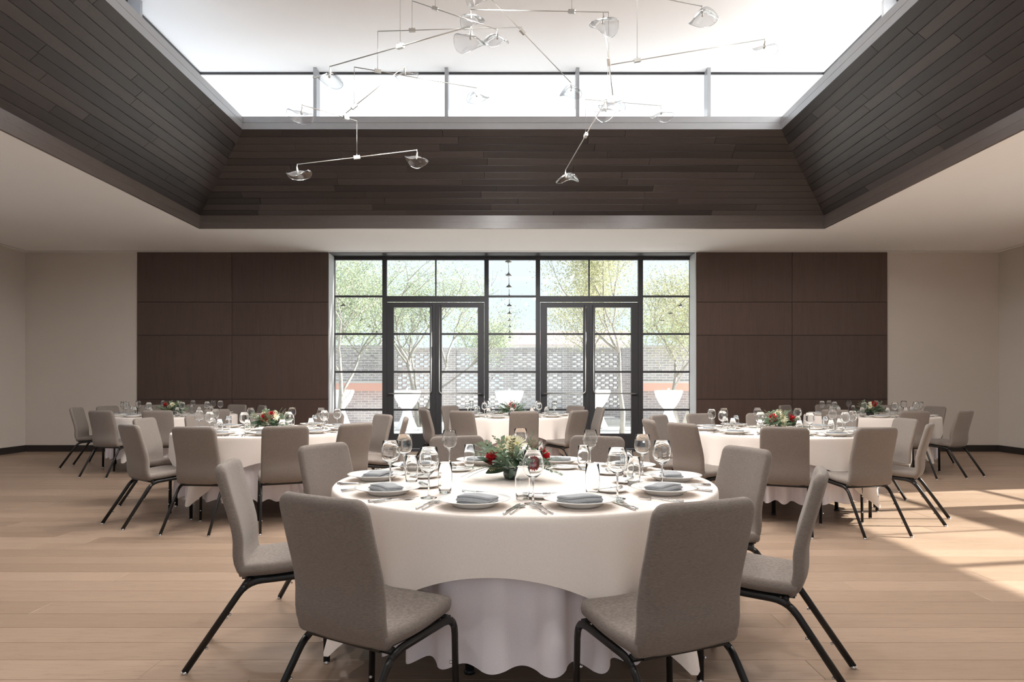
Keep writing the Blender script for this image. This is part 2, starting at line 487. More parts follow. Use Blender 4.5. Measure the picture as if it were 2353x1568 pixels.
# sloping plank linings
def slope(side):
    """backing sheet and planks between the fascia (bottom) and the ring (top)"""
    # local frame: u along, v up the slope, w into the room
    if side in ('left', 'right'):
        s = -1 if side == 'left' else 1
        A = Vector((s*OX, 0, ZF)); B = Vector((s*RX, 0, ZR0)); ud = Vector((0, 1, 0))
        e0, e1, f0, f1 = OY0, OY1, RY0, RY1
    else:
        yb, yt = (OY1, RY1) if side == 'back' else (OY0, RY0)
        A = Vector((0, yb, ZF)); B = Vector((0, yt, ZR0)); ud = Vector((1, 0, 0))
        e0, e1, f0, f1 = -OX, OX, -RX, RX
    vd = (B-A); Ls = vd.length; vd.normalize()
    wd = ud.cross(vd)
    cen = Vector((0, SC, 3.5))
    if wd.dot(cen - (A+B)/2) < 0: wd = -wd
    def P(u, v, w): return A + ud*u + vd*v + wd*w
    bk = MB()
    vv = [P(e0,0,0.0),P(e1,0,0.0),P(f1,Ls,0.0),P(f0,Ls,0.0),P(e0,0,-0.06),P(e1,0,-0.06),P(f1,Ls,-0.06),P(f0,Ls,-0.06)]
    bk.add(vv, [(0,1,2,3),(4,7,6,5),(0,4,5,1),(1,5,6,2),(2,6,7,3),(3,7,4,0)])
    so_ = bk.build('slope', M['slope_back'], ce)
    n = 13
    rr = random.Random(hash(side) % 1000 if False else {'left': 11, 'right': 12, 'back': 13, 'front': 14}[side])
    stuff = MB()
    for i in range(n):
        v0, v1 = Ls*i/n, Ls*(i+1)/n
        a0 = e0 + (f0-e0)*v0/Ls; a1 = e0 + (f0-e0)*v1/Ls
        b0 = e1 + (f1-e1)*v0/Ls; b1 = e1 + (f1-e1)*v1/Ls
        u = min(a0, a1); cuts = [None]
        uu = a0 + rr.uniform(0.5, 2.2)
        while uu < b0 - 0.7:
            cuts.append(uu); uu += rr.uniform(1.6, 2.6)
        cuts.append(None)
        for k in range(len(cuts)-1):
            l0 = a0 if cuts[k] is None else cuts[k]; l1 = a1 if cuts[k] is None else cuts[k]
            h0 = b0 if cuts[k+1] is None else cuts[k+1]; h1 = b1 if cuts[k+1] is None else cuts[k+1]
            g = 0.0018; t = 0.016; c = 0.0025
            q = [P(l0+g, v0+g, 0), P(h0-g, v0+g, 0), P(h1-g, v1-g, 0), P(l1+g, v1-g, 0)]
            q2 = [p + wd*(t-c) for p in q]
            cc = sum(q, Vector())/4
            q3 = [P(l0+g+c, v0+g+c, t), P(h0-g-c, v0+g+c, t), P(h1-g-c, v1-g-c, t), P(l1+g+c, v1-g-c, t)]
            ff = [(0,3,2,1),(8,9,10,11)]
            for a in range(4):
                b = (a+1) % 4
                ff += [(a,b,4+b,4+a),(4+a,4+b,8+b,8+a)]
            if side == 'front':
                stuff.add(q+q2+q3, ff)
            else:
                MB().add(q+q2+q3, ff).build('plank', M['slope_y' if side in ('left', 'right') else 'slope'], so_)
    if side == 'front':
        tag(stuff.build('plank_rest', M['slope'], so_), kind='stuff')
for sd_ in ('left', 'right', 'back', 'front'): slope(sd_)

# grey ring band at the head of the slopes, two strips
zm = (ZR0+ZR1)/2
for z0, z1 in ((ZR0-0.01, zm-0.002), (zm+0.002, ZR1)):
    for mb in (MB().box(-RX-0.03, RX+0.03, RY1, RY1+0.03, z0, z1), MB().box(-RX-0.03, RX+0.03, RY0-0.03, RY0, z0, z1),
               MB().box(-RX-0.03, -RX, RY0, RY1, z0, z1), MB().box(RX, RX+0.03, RY0, RY1, z0, z1)):
        mb.build('ring_band', M['ring'], ce)
# ledge behind the ring and the curb under the clerestory
lg = MB()
for mb_ in ((-OX, OX, RY1+0.03, OY1), (-OX, OX, OY0, RY0-0.03)):
    lg.box(mb_[0], mb_[1], mb_[2], mb_[3], ZR1-0.06, ZR1-0.02)
lg.box(-OX, -RX-0.03, RY0-0.03, RY1+0.03, ZR1-0.06, ZR1-0.02).box(RX+0.03, OX, RY0-0.03, RY1+0.03, ZR1-0.06, ZR1-0.02)
lg.box(-OX-0.12, OX+0.12, OY1, OY1+0.12, H+0.2, ZR1-0.02).box(-OX-0.12, OX+0.12, OY0-0.12, OY0, H+0.2, ZR1-0.02)
lg.box(-OX-0.12, -OX, OY0, OY1, H+0.2, ZR1-0.02).box(OX, OX+0.12, OY0, OY1, H+0.2, ZR1-0.02)
lg.build('lantern_ledge', M['ceil'], ce)
MB().box(-OX-0.2, OX+0.2, OY0-0.2, OY1+0.2, ZL, ZL+0.2).build('lantern_ceiling', M['ceil'], ce)
# clerestory: frosted panes between projecting mullions
wi = 0
def clerestory(idx, p0, p1, inward, label):
    root = empty('window_%d' % idx, (p0+p1)/2)
    tag(root, label, 'window', kind='structure')
    org = (p0+p1)/2
    d = (p1-p0); L = d.length; d.normalize()
    n = int(round(L/2.01)); st = L/n if n % 2 == 0 else L/n
    # mullions at odd multiples of 1 m from the centre
    xs = [k*2.01 for k in (-1.5, -0.5, 0.5, 1.5)] if abs(L-9.74) < 0.2 else [OY1-2.01*k-(OY0+OY1)/2 for k in range(1, 6)]
    if abs(d.x) < 0.5 and d.y < 0: xs = [-x for x in xs]
    xs = sorted(xs)
    ang = math.atan2(d.y, d.x)
    root.rotation_euler = (0, 0, ang)
    # local: x along, y = left of d ; inward sign
    lv = Vector((-d.y, d.x, 0)); s = 1 if lv.dot(inward) > 0 else -1
    def bx(n_, x0, x1, ya, yb_, z0, z1, m):
        ys = sorted((s*ya, s*yb_))
        return MB().box(x0, x1, ys[0], ys[1], z0, z1).build(n_, m, root)
    edges = [-L/2] + xs + [L/2]
    for a, b in zip(edges[:-1], edges[1:]):
        bx('pane', a, b, -0.012, -0.004, ZR1-0.02, ZL, M['frost'])
    for x in xs:
        bx('mullion', x-0.026, x+0.026, 0.0, 0.19, ZR1-0.02, ZL-0.001, M['ring'])
    bx('head_rail', -L/2, L/2, -0.002, 0.03, ZL-0.03, ZL-0.001, M['steel'])
    bx('sill_rail', -L/2, L/2, -0.002, 0.03, ZR1-0.02, ZR1+0.02, M['ring'])
V = Vector
clerestory(4, V((-OX, OY1, 0)), V((OX, OY1, 0)), V((0, -1, 0)), 'far frosted clerestory strip of the roof lantern')
clerestory(5, V((-OX, OY0, 0)), V((OX, OY0, 0)), V((0, 1, 0)), 'near frosted clerestory strip of the roof lantern behind the viewpoint')
clerestory(6, V((-OX, OY0, 0)), V((-OX, OY1, 0)), V((1, 0, 0)), 'left frosted clerestory strip of the roof lantern')
clerestory(7, V((OX, OY0, 0)), V((OX, OY1, 0)), V((-1, 0, 0)), 'right frosted clerestory strip of the roof lantern')

# ---- glazed window bays with two pairs of doors (far wall, and the two side walls)
GD = 0.40
def wx(px): return (px - CX) * (YB+GD) / FPX
def wz(py): return EYE + (HZ - py) * (YB+GD) / FPX
door_no = [0]
def bay(idx, loc, rz, label, side):
    root = tag(empty('window_%d' % idx, loc, rz), label, 'window', kind='structure')
    y0, y1 = GD-0.03, GD+0.05          # frame depth, local y = outwards
    zt = wz(598)
    def bx(n_, x0, x1, z0, z1, m=None, ya=y0, yb_=y1, par=root):
        return MB().box(x0, x1, ya, yb_, z0, z1).build(n_, m or M['steel'], par)
    # reveal: pale jambs, dark head
    for s in (-1, 1):
        xs = sorted((s*WH, s*(WH-0.012)))
        MB().box(xs[0], xs[1], 0.0, y0, 0, H-0.0).build('jamb', M['jamb'], root)
    MB().box(-WH+0.012, WH-0.012, 0.0, y0, H-0.012, H).build('head_lining', M['steel'], root)
    MB().box(-WH, WH, 0.0, y1, -0.02, 0.012).build('threshold', M['steel'], root)
    bx('head', -WH, WH, zt, H)
    L0, L1 = wx(766), wx(1590)
    V_ = [(-WH, wx(770)), (wx(879), wx(889)), (wx(1113), wx(1123)), (wx(1231), wx(1241)), (wx(1466), wx(1477)), (wx(1584.5), WH)]
    for a, b in V_: bx('mullion', a, b, 0.012, zt)
    bars = [wz(681.5), wz(768), wz(855), wz(942)]
    hb = 0.018
    # three fixed lights, each with four glazing bars
    for a, b in ((V_[0][1], V_[1][0]), (V_[2][1], V_[3][0]), (V_[4][1], V_[5][0])):
        for z in bars: bx('glazing_bar', a, b, z-hb, z+hb, None, y0+0.01, y1-0.01)
        bx('bottom_rail', a, b, 0.012, 0.09)
        zz = [0.09] + sorted(bars) + [zt]
        for k in range(len(zz)-1):
            lo = zz[k] + (hb if k else 0); hi = zz[k+1] - (hb if k < len(zz)-2 else 0)
            bx('pane', a, b, lo, hi, M['pane'], GD+0.008, GD+0.014)
    # transom lights and door pairs
    for (a, b, g0, g1, g2, g3, mid) in ((wx(889), wx(1113), wx(905), wx(988), wx(1015), wx(1098), wx(1001.5)),
                                        (wx(1241), wx(1466), wx(1257), wx(1340), wx(1367), wx(1450), wx(1353.5))):
        bx('transom', a, b, wz(694), wz(681))
        bx('transom_bar', mid-0.012, mid+0.012, wz(681), zt, None, y0+0.01, y1-0.01)
        for u, w in ((a, mid-0.012), (mid+0.012, b)): bx('pane', u, w, wz(681), zt, M['pane'], GD+0.008, GD+0.014)
        dt = wz(696)
        for (d0, d1, h0, h1, meet) in ((a+0.006, mid-0.002, g0, g1, 1), (mid+0.002, b-0.006, g2, g3, -1)):
            door_no[0] += 1
            dn = door_no[0]
            dr = empty('door_%d' % dn, loc, rz)
            sidew = 'left' if (mid < 0) else 'right'
            leaf = 'left' if meet > 0 else 'right'
            tag(dr, 'dark steel glazed door, %s leaf of the %s pair in the %s' % (leaf, sidew, side), 'door', kind='structure')
            gt, gb = wz(707), 0.30
            fr = MB()
            fr.box(d0, h0, y0, y1, 0.02, dt).box(h1, d1, y0, y1, 0.02, dt).box(h0, h1, y0, y1, gt, dt).box(h0, h1, y0, y1, 0.02, gb)
            fr.build('door_frame', M['steel'], dr)
            db = [bars[3], bars[2], bars[1]]
            for z in db: bx('glazing_bar', h0, h1, z-hb, z+hb, None, y0+0.01, y1-0.01, dr)
            zz = [gb] + db + [gt]
            for k in range(4):
                bx('pane', h0, h1, zz[k]+(hb if k else 0), zz[k+1]-(hb if k < 3 else 0), M['pane'], GD+0.008, GD+0.014, dr)
            zb = 1.06
            yh = y0-0.07
            xo = d0+0.03 if meet > 0 else d1-0.03
            xi = h1+0.035 if meet > 0 else h0-0.035
            s = 1 if meet > 0 else -1
            pts = [(xo, yh, zb), (xi-s*0.06, yh, zb)]
            for q in range(1, 6):
                a_ = PI/2*q/5
                pts.append((xi-s*0.06+s*0.06*math.sin(a_), yh, zb+0.06-0.06*math.cos(a_)))
            pts.append((xi, yh, dt-0.06))
            hd = MB().tube(pts, 0.012, 8)
            hd.build('push_bar', M['nickel'], dr)
            for (bxx, bz) in ((xo, zb), (xi, dt-0.06)):
                MB().box(bxx-0.014, bxx+0.014, yh-0.012, y0, bz-0.02, bz+0.02).build('bracket', M['steel'], dr)
    return root
bay(1, (0, YB, 0), 0, 'glazed steel window wall in the middle of the far wall', 'far wall')
bay(2, (XW, SC, 0), -PI/2, 'glazed steel window wall in the right side wall', 'right side wall')
bay(3, (-XW, SC, 0), PI/2, 'glazed steel window wall in the left side wall', 'left side wall')
bay(8, (0, YF, 0), PI, 'unseen glazed steel window bay added behind the viewpoint for daylight', 'wall behind the viewpoint')  # bay and its doors added out of view to brighten the near side

# ================================================================== furniture
SEAT = {0: 'right', 36: 'far right', 72: 'back right', 108: 'back left', 144: 'far left', 180: 'left',
        216: 'near left', 252: 'front left', 288: 'front right', 324: 'near right'}
TABLES = [
    dict(nm='foreground', c=(0.06, 3.40), rot=-7, seats=[(-119, 1.40), (-67.5, 1.42), (-170, 1.41), (-24, 1.36), (150.6, 1.38), (19.5, 1.36), (109, 1.36), (67.7, 1.40)], cut=True),
    dict(nm='middle left', c=(-2.50, 7.05), rot=22, seats=[(9, 1.40), (43, 1.38), (79, 1.38), (111, 1.38), (143, 1.38), (176, 1.37), (-131, 1.37), (-97, 1.37), (-65, 1.38), (-37, 1.37)], cut=True),
    dict(nm='middle right', c=(2.73, 6.95), rot=-14, seats=[(5, 1.37), (40, 1.38), (77, 1.38), (110, 1.38), (141, 1.38), (-178, 1.37), (-149, 1.39), (-110, 1.37), (-78, 1.37), (-35, 1.32)], cut=True),
    dict(nm='back centre', c=(0.0, 10.2), rot=10, seats=[(-157, 1.37), (-120, 1.36), (-83, 1.35), (-47, 1.35), (7, 1.37), (40, 1.37), (138, 1.38), (171, 1.40)], cut=False),
    dict(nm='back left', c=(-5.20, 10.45), rot=35, seats=[(-171, 1.37), (-103, 1.37), (-71, 1.37), (-39, 1.37), (38, 1.38), (69, 1.38), (100, 1.38), (130, 1.38), (159, 1.40)], cut=False),
    dict(nm='back right', c=(5.43, 10.35), rot=-25, seats=[(-95, 1.37), (-61, 1.37), (20, 1.37), (53, 1.38), (92, 1.38), (130, 1.38), (-136, 1.37)], cut=False),
]
TR, TZ = 0.925, 0.765

# ---- chair
def rrect(w, t, n=4):
    """rounded rectangle outline in (x, n) with corner radius just under half the thickness"""
    r = t*0.46; pts = []
    for cx, cy, a0 in ((w/2-r, t/2-r, 0), (-w/2+r, t/2-r, PI/2), (-w/2+r, -t/2+r, PI), (w/2-r, -t/2+r, 1.5*PI)):
        for k in range(n):
            a = a0 + PI/2*k/(n-1)
            pts.append((cx+r*math.cos(a), cy+r*math.sin(a)))
    # extra points across the wide faces so the shell can curve
    out = []
    for i, p in enumerate(pts):
        q = pts[(i+1) % len(pts)]
        out.append(p)
        if abs(p[0]-q[0]) > w*0.4:
            for f in (0.2, 0.4, 0.6, 0.8): out.append((p[0]+(q[0]-p[0])*f, p[1]+(q[1]-p[1])*f))
    return out

def catmull(P, n=5):
    out = []
    for i in range(len(P)-1):
        p0 = P[max(i-1, 0)]; p1 = P[i]; p2 = P[i+1]; p3 = P[min(i+2, len(P)-1)]
        for k in range(n):
            t = k/n
            out.append(tuple(0.5*((2*b) + (-a+c)*t + (2*a-5*b+4*c-d)*t*t + (-a+3*b-3*c+d)*t**3) for a, b, c, d in zip(p0, p1, p2, p3)))
    out.append(tuple(P[-1]))
    return out

def shell(path, width, thick, r_end0, r_end1, curve, bulge=0.0):
    """upholstered pad: rounded section swept along a (y,z) path; corners rounded at the ends"""
    P = [Vector((0, y, z)) for y, z in path]
    S = [0.0]
    for a, b in zip(P[:-1], P[1:]): S.append(S[-1] + (b-a).length)
    L = S[-1]
    # resample, denser near the ends
    ss = []
    n = 16
    for i in range(n+1): ss.append(L*i/n)
    for r in (r_end0,):
        if r: ss += [0.002, r*0.06, r*0.16, r*0.32, r*0.6, r]
    if r_end1: ss += [L-0.002, L-r_end1*0.06, L-r_end1*0.16, L-r_end1*0.32, L-r_end1*0.6, L-r_end1]
    ss = sorted(set(round(x, 5) for x in ss))
    def pos(s):
        for i in range(len(S)-1):
            if s <= S[i+1] + 1e-9:
                f = (s-S[i])/max(S[i+1]-S[i], 1e-9)
                return P[i].lerp(P[i+1], f), (P[i+1]-P[i]).normalized()
        return P[-1], (P[-1]-P[-2]).normalized()
    Ls = []
    for s in ss:
        p, t = pos(s)
        nrm = Vector((0, -t.z, t.y))
        d0, d1 = s, L-s
        w = width(s/L) if callable(width) else width
        th = thick
        for d, r in ((d0, r_end0), (d1, r_end1)):
            if r and d < r:
                w -= 2*(r - math.sqrt(max(0.0, r*r-(r-d)**2)))*0.98
                rt = thick*0.5
                if d < rt: th = min(th, 2*math.sqrt(max(1e-5, rt*rt-(rt-d)**2)))
        th = max(th, 0.004)
        lp = []
        for x, q in rrect(w, th):
            off = curve*(x/0.19)**2
            bl = bulge*(1-(x/(w/2+1e-6))**2)*math.sin(PI*s/L)*(1 if q > 0 else 0)
            v = p + nrm*(q+bl) + Vector((x, off, 0))
            lp.append(v)
        Ls.append(lp)
    return MB().loops(Ls, True, True, True, True)

back_path = catmull([(-0.088, 0.888), (-0.072, 0.82), (-0.045, 0.72), (-0.020, 0.63), (-0.008, 0.56), (-0.008, 0.49), (0.004, 0.435), (0.030, 0.408)], 5)
seat_path = catmull([(0.012, 0.424), (0.06, 0.428), (0.16, 0.434), (0.28, 0.446), (0.36, 0.448), (0.405, 0.432)], 5)
back_me = shell(back_path, lambda f: 0.385+0.012*f, 0.046, 0.048, 0.0, 0.016).mesh('backrest', M['chairfab'])
seat_me = shell(seat_path, lambda f: 0.40+0.03*math.sin(PI*min(f*1.1, 1)), 0.056, 0.0, 0.07, 0.0, -0.006).mesh('seat', M['chairfab'])

def arc(p, q, r_, n=5):
    return [tuple(a+(b-a)*k/n for a, b in zip(p, q)) for k in range(n+1)]
def smooth_poly(P, rad, n=5):
    """polyline with rounded corners"""
    P = [Vector(p) for p in P]; out = [P[0]]
    for i in range(1, len(P)-1):
        a, b, c = P[i-1], P[i], P[i+1]
        u = (a-b).normalized(); w = (c-b).normalized()
        p0 = b+u*rad; p1 = b+w*rad
        for k in range(n+1):
            t = k/n
            out.append(p0*(1-t)**2 + b*2*t*(1-t) + p1*t*t)
    out.append(P[-1])
    return out
chair_parts = {}
for s in (-1, 1):
    path = smooth_poly([(s*0.205, 0.385, 0.008), (s*0.197, 0.385, 0.404), (s*0.192, 0.045, 0.378), (s*0.208, -0.205, 0.008)], 0.065)
    k1 = 3; k2 = len(path)-4
    fl_ = MB().tube(path[:k1+1], 0.0150, 10, None, 0.0105, (1, 0, 0)).mesh('leg', M['frame'])
    rl_ = MB().tube(path[k1:k2+1], 0.0150, 10, None, 0.0105, (1, 0, 0)).mesh('side_rail', M['frame'])
    bl_ = MB().tube(path[k2:], 0.0150, 10, None, 0.0105, (1, 0, 0)).mesh('leg', M['frame'])
    f0 = path[0]; b0 = path[-1]
    def dot(x, y, z, r): return [(r*math.sin(a), z+r*math.cos(a)) for a in (0.01, 0.7, 1.4, 2.2, 3.1)]
    gl_f = MB().lathe([(0.012, 0.0), (0.014, 0.003), (0.0125, 0.012)], 10, Matrix.Translation((f0.x, f0.y, 0)), True, True).mesh('glide', M['chrome'])
    gl_b = MB().lathe([(0.012, 0.0), (0.014, 0.003), (0.0125, 0.012)], 10, Matrix.Translation((b0.x, b0.y, 0)), True, True).mesh('glide', M['chrome'])
    bf_, bb_ = [], []
    for z in (0.10, 0.24):
        bf_.append(MB().lathe(dot(0, 0, 0, 0.007), 8, Matrix.Translation((f0.x-s*0.012, f0.y-0.017, z))).mesh('stacking_bumper', M['chrome']))
        f = (z-0.008)/0.37
        bb_.append(MB().lathe(dot(0, 0, 0, 0.007), 8, Matrix.Translation((b0.x-s*0.014, b0.y+0.25*f+0.024, z))).mesh('stacking_bumper', M['chrome']))
    chair_parts[s] = (fl_, rl_, bl_, gl_f, gl_b, bf_, bb_)
cbm = MB()
cbm.tube([(-0.19, 0.055, 0.384), (0.19, 0.055, 0.384)], 0.014, 8).tube([(-0.192, 0.36, 0.402), (0.192, 0.36, 0.402)], 0.011, 8)
cbm.box(-0.165, 0.165, 0.02, 0.34, 0.384, 0.406)
cbm_me = cbm.mesh('under_frame', M['frame'])

def chair(loc, rz, label, detail=True):
    t = empty('dining_chair', loc, rz)
    tag(t, label, 'chair', 'upholstered chairs round the banquet tables')
    link('backrest', back_me, t); link('seat', seat_me, t); link('under_frame', cbm_me, t)
    for s in (-1, 1):
        a, r_, b, gf, gb, bf, bb = chair_parts[s]
        link('side_rail', r_, t)
        for me, g, bu in ((a, gf, bf), (b, gb, bb)):
            lg_ = link('leg', me, t)
            link('glide', g, lg_)
            if detail:
                for q in bu: link('stacking_bumper', q, lg_)
    return t

# ---- tables and cloths
def overlay_mesh(seed):
    rr = random.Random(seed)
    n = 240; s_ = 1.135
    ph = [rr.uniform(-0.12, 0.12) for _ in range(8)]
    rings = []
    tops = [0.02, 0.3, 0.6, 0.8, TR-0.012]
    for q in tops: rings.append([(q*math.cos(2*PI*j/n), q*math.sin(2*PI*j/n), TZ) for j in range(n)])
    ed = []
    for q in range(1, 4):
        a = PI/2*q/3
        rad = TR-0.012+0.014*math.sin(a); z = TZ-0.014+0.014*math.cos(a)
        ed.append([(rad*math.cos(2*PI*j/n), rad*math.sin(2*PI*j/n), z) for j in range(n)])
    rings += ed
    rows = 16
    for k in range(1, rows+1):
        t = k/rows; ring = []
        for j in range(n):
            th = 2*PI*j/n
            dg = math.degrees(th) % 90
            a = dg if dg <= 45 else dg-90           # angle from the nearest side's normal
            ci = int(((math.degrees(th)+45) % 360)//90)
            L = min(s_/math.cos(math.radians(a)), 1.57) - TR
            ab = abs(a)
            W = max(0.0, min(1.0, (ab-20)/14)); W = W*W*(3-2*W)
            fold = math.cos((ab-45)/11.0*PI)
            off = W*(0.02+0.16*L*t)*t*(fold*0.72+0.05) + 0.010*t*math.sin(5*th+ph[ci])
            rad = TR+0.003+max(off, -0.028) + 0.012*t
            dz = L*t*(1-0.06*W*t)
            ring.append((rad*math.cos(th), rad*math.sin(th), TZ-0.014-dz))
        rings.append(ring)
    return MB().loops(rings, True, True, False, True).mesh('table_overlay', M['overlay'])
def under_mesh(seed):
    rr = random.Random(seed)
    n = 468
    p1, p2, p3 = (rr.uniform(0, 6.28) for _ in range(3))
    rings = []
    R0 = TR-0.018
    for q in (0.02, 0.5, R0-0.01): rings.append([(q*math.cos(2*PI*j/n), q*math.sin(2*PI*j/n), TZ-0.006) for j in range(n)])
    rows = 14
    for k in range(rows+1):
        t = k/rows; ring = []
        for j in range(n):
            th = 2*PI*j/n
            u = 34*th + 1.8*math.sin(3*th+p1) + 1.4*math.sin(5*th+p2)
            w = math.cos(u)
            fold = (abs(w)**0.7)*(1 if w > 0 else -1)
            am = 0.036*(0.45+0.55*t)*min(1, t*4)*(0.75+0.45*math.sin(7*th+p3))
            rad = R0 + am*fold - 0.042*min(1, t*4)
            z = TZ-0.012-0.575*t - 0.012*t*math.cos(u+0.5)
            ring.append((rad*math.cos(th), rad*math.sin(th), z))
        rings.append(ring)
    return MB().loops(rings, True, True, False, True).mesh('tablecloth', M['cloth'])
top_me = MB().lathe([(0.01, TZ-0.034), (TR-0.03, TZ-0.034), (TR-0.022, TZ-0.03), (TR-0.022, TZ-0.010), (TR-0.03, TZ-0.007), (0.01, TZ-0.007)], 64, None, True, True).mesh('table_top', M['black'])

# ---- tableware
plate_me = MB().lathe([(0.001, 0.004), (0.055, 0.004), (0.072, 0.0), (0.076, 0.0), (0.085, 0.006), (0.110, 0.021), (0.142, 0.0285), (0.1435, 0.030), (0.142, 0.0315),
                       (0.112, 0.0255), (0.098, 0.020), (0.088, 0.011), (0.05, 0.008), (0.001, 0.008)], 40, None, True, True).mesh('dinner_plate', M['china'])
bread_me = MB().lathe([(0.001, 0.002), (0.045, 0.0), (0.052, 0.002), (0.080, 0.012), (0.081, 0.0135), (0.079, 0.0145), (0.052, 0.0065), (0.001, 0.005)], 32, None, True, True).mesh('bread_plate', M['china'])
wine_prof = [(0.001, 0.0005), (0.0345, 0.0005), (0.035, 0.002), (0.02, 0.0045), (0.006, 0.008), (0.0042, 0.014), (0.0038, 0.05), (0.0042, 0.092), (0.007, 0.100), (0.018, 0.107), (0.034, 0.122),
             (0.0425, 0.142), (0.0435, 0.155), (0.041, 0.180), (0.0358, 0.212), (0.0351, 0.213), (0.0344, 0.212),
             (0.0394, 0.180), (0.0418, 0.155), (0.0408, 0.142), (0.0325, 0.1238), (0.017, 0.1095), (0.001, 0.1055)]
wine_me = MB().lathe(wine_prof, 32, None, True, True).mesh('wine_glass', M['glass'])
tumb_prof = [(0.001, 0.0005), (0.0255, 0.0005), (0.027, 0.002), (0.0295, 0.03), (0.031, 0.05), (0.0318, 0.085), (0.0285, 0.135), (0.028, 0.136), (0.0272, 0.135),
             (0.0302, 0.085), (0.0294, 0.05), (0.0276, 0.03), (0.0255, 0.013), (0.020, 0.011), (0.001, 0.011)]
tumb_me = MB().lathe(tumb_prof, 28, None, True, True).mesh('tumbler', M['glass'])

def napkin_mesh(seed):
    rr = random.Random(seed)
    # folded section: a flat spiral of cloth, extruded and slightly twisted
    pts = []
    layers = 4; hw = 0.040; hh = 0.0072
    path = []
    for k in range(layers):
        z = 0.0035 + k*hh*0.98
        w = hw*(1-0.03*k)
        xs_ = [-w, -w*0.5, 0, w*0.5, w] if k % 2 == 0 else [w, w*0.5, 0, -w*0.5, -w]
        for x in xs_: path.append((x, z+rr.uniform(-0.0006, 0.0006)))
        if k < layers-1:
            sx = 1 if k % 2 == 0 else -1
            path.append((sx*(w+0.0055), z+hh*0.5))
    half = 0.0030
    # offset both sides
    up, dn = [], []
    for i, p in enumerate(path):
        a = path[max(i-1, 0)]; b = path[min(i+1, len(path)-1)]
        t = Vector((b[0]-a[0], b[1]-a[1])); t.normalize()
        nx, nz = -t.y, t.x
        up.append((p[0]+nx*half, p[1]+nz*half)); dn.append((p[0]-nx*half, p[1]-nz*half))
    ol = up + dn[::-1]
    Ls = []
    nl = 8
    for k in range(nl+1):
        y = -0.075 + 0.150*k/nl
        sc = 1 + 0.05*math.sin(k*1.3+seed); dx = 0.004*math.sin(k*0.9+seed*2)
        bow = 1 + 0.25*math.sin(PI*k/nl)*(1 if seed % 2 else 0.6)
        Ls.append([(x*sc+dx, y+(0.004*math.sin(40*x) if k in (0, nl) else 0), z*bow) for x, z in ol])
    return MB().loops(Ls, True, True, True, True).mesh('napkin', M['napkin'])
napkin_me = [napkin_mesh(k) for k in range(4)]

def flat_outline(pts, z0, z1, mat, name):
    n = len(pts)
    Ls = [[(x, y, z0) for x, y in pts], [(x, y, z1) for x, y in pts]]
    return MB().loops(Ls, True, True, True, False)
def fork_mesh(L=0.20):
    mb = MB()
    mb.tube([(0, -L/2, 0.003), (0, -L*0.2, 0.0045), (0, L*0.15, 0.006), (0, L*0.2, 0.005)], [0.0045, 0.0038, 0.0022, 0.003], 6, None, None)
    mb.box(-0.0115, 0.0115, L*0.19, L*0.265, 0.0035, 0.0055)
    for k in range(4):
        x = -0.0098 + 0.00655*k
        mb.box(x-0.0016, x+0.0016, L*0.265, L/2, 0.0035, 0.0055)
    return mb.mesh('fork', M['silver'])
def knife_mesh(L=0.225):
    mb = MB()
    mb.tube([(0, -L/2, 0.004), (0, -L*0.40, 0.0045), (0, -L*0.05, 0.0045)], [0.0052, 0.0058, 0.0042], 6)
    P = [(-0.006, -L*0.05), (0.006, -L*0.05), (0.0095, L*0.1), (0.0095, L*0.38), (0.004, L/2), (-0.006, L*0.42)]
    Ls = [[(x, y, 0.003) for x, y in P], [(x, y, 0.005) for x, y in P]]
    mb.loops(Ls, True, True, True, False)
    return mb.mesh('table_knife', M['silver'])
def spoon_mesh(L=0.18):
    mb = MB()
    mb.tube([(0, -L/2, 0.003), (0, 0, 0.0045), (0, L*0.25, 0.005)], [0.0042, 0.003, 0.002], 6)
    Ls = []
    for k in range(7):
        a = k/6
        w = 0.0165*math.sin(PI*(0.06+0.88*a)); y = L*0.22 + L*0.29*a
        d = 0.004*math.sin(PI*a)
        Ls.append([(-w, y, 0.006), (0, y, 0.0065-d), (w, y, 0.006), (0, y, 0.0045-d)])
    mb.loops(Ls, True, True, True, True)
    return mb.mesh('spoon', M['silver'])
fork_me, sfork_me, knife_me, bknife_me, spoon_me = fork_mesh(), fork_mesh(0.18), knife_mesh(), knife_mesh(0.16), spoon_mesh()

# ---- flower arrangement
def petal_flower(rad, n_layers, mat, centre, seed, dense):
    rr = random.Random(seed)
    mb = MB()
    for l in range(n_layers):
        f = l/max(1, n_layers-1)
        n = int((11 if dense else 13) - 4*f)
        el = (0.15 + 1.1*f) if dense else (0.1+0.35*f)
        ln = rad*(1-0.45*f) if dense else rad*(1-0.3*f)
        wd = ln*(0.42 if dense else 0.22)
        for k in range(n):
            a = 2*PI*(k+0.5*l)/n + rr.uniform(-0.1, 0.1)
            e = el + rr.uniform(-0.12, 0.12)
            d = Vector((math.cos(a)*math.cos(e), math.sin(a)*math.cos(e), math.sin(e)))
            t = Vector((-math.sin(a), math.cos(a), 0))
            u = d.cross(t); u = -u if u.z < 0 else u
            b = Vector((0, 0, 0.004*l))
            p = [b+t*wd*0.15, b+d*ln*0.55+t*wd*0.5-u*0.003, b+d*ln+t*wd*0.25+u*0.004, b+d*ln*1.03+u*0.005, b+d*ln-t*wd*0.25+u*0.004, b+d*ln*0.55-t*wd*0.5-u*0.003, b-t*wd*0.15, b+d*ln*0.55-u*0.006]
            mb.add(p, [(0,1,7),(1,2,3,7),(3,4,5,7),(5,6,7),(6,0,7)], True)
    return mb.mesh('flower', mat)
red_me = petal_flower(0.052, 5, M['red'], None, 1, True)
cream_me = petal_flower(0.050, 3, M['cream'], None, 2, False)
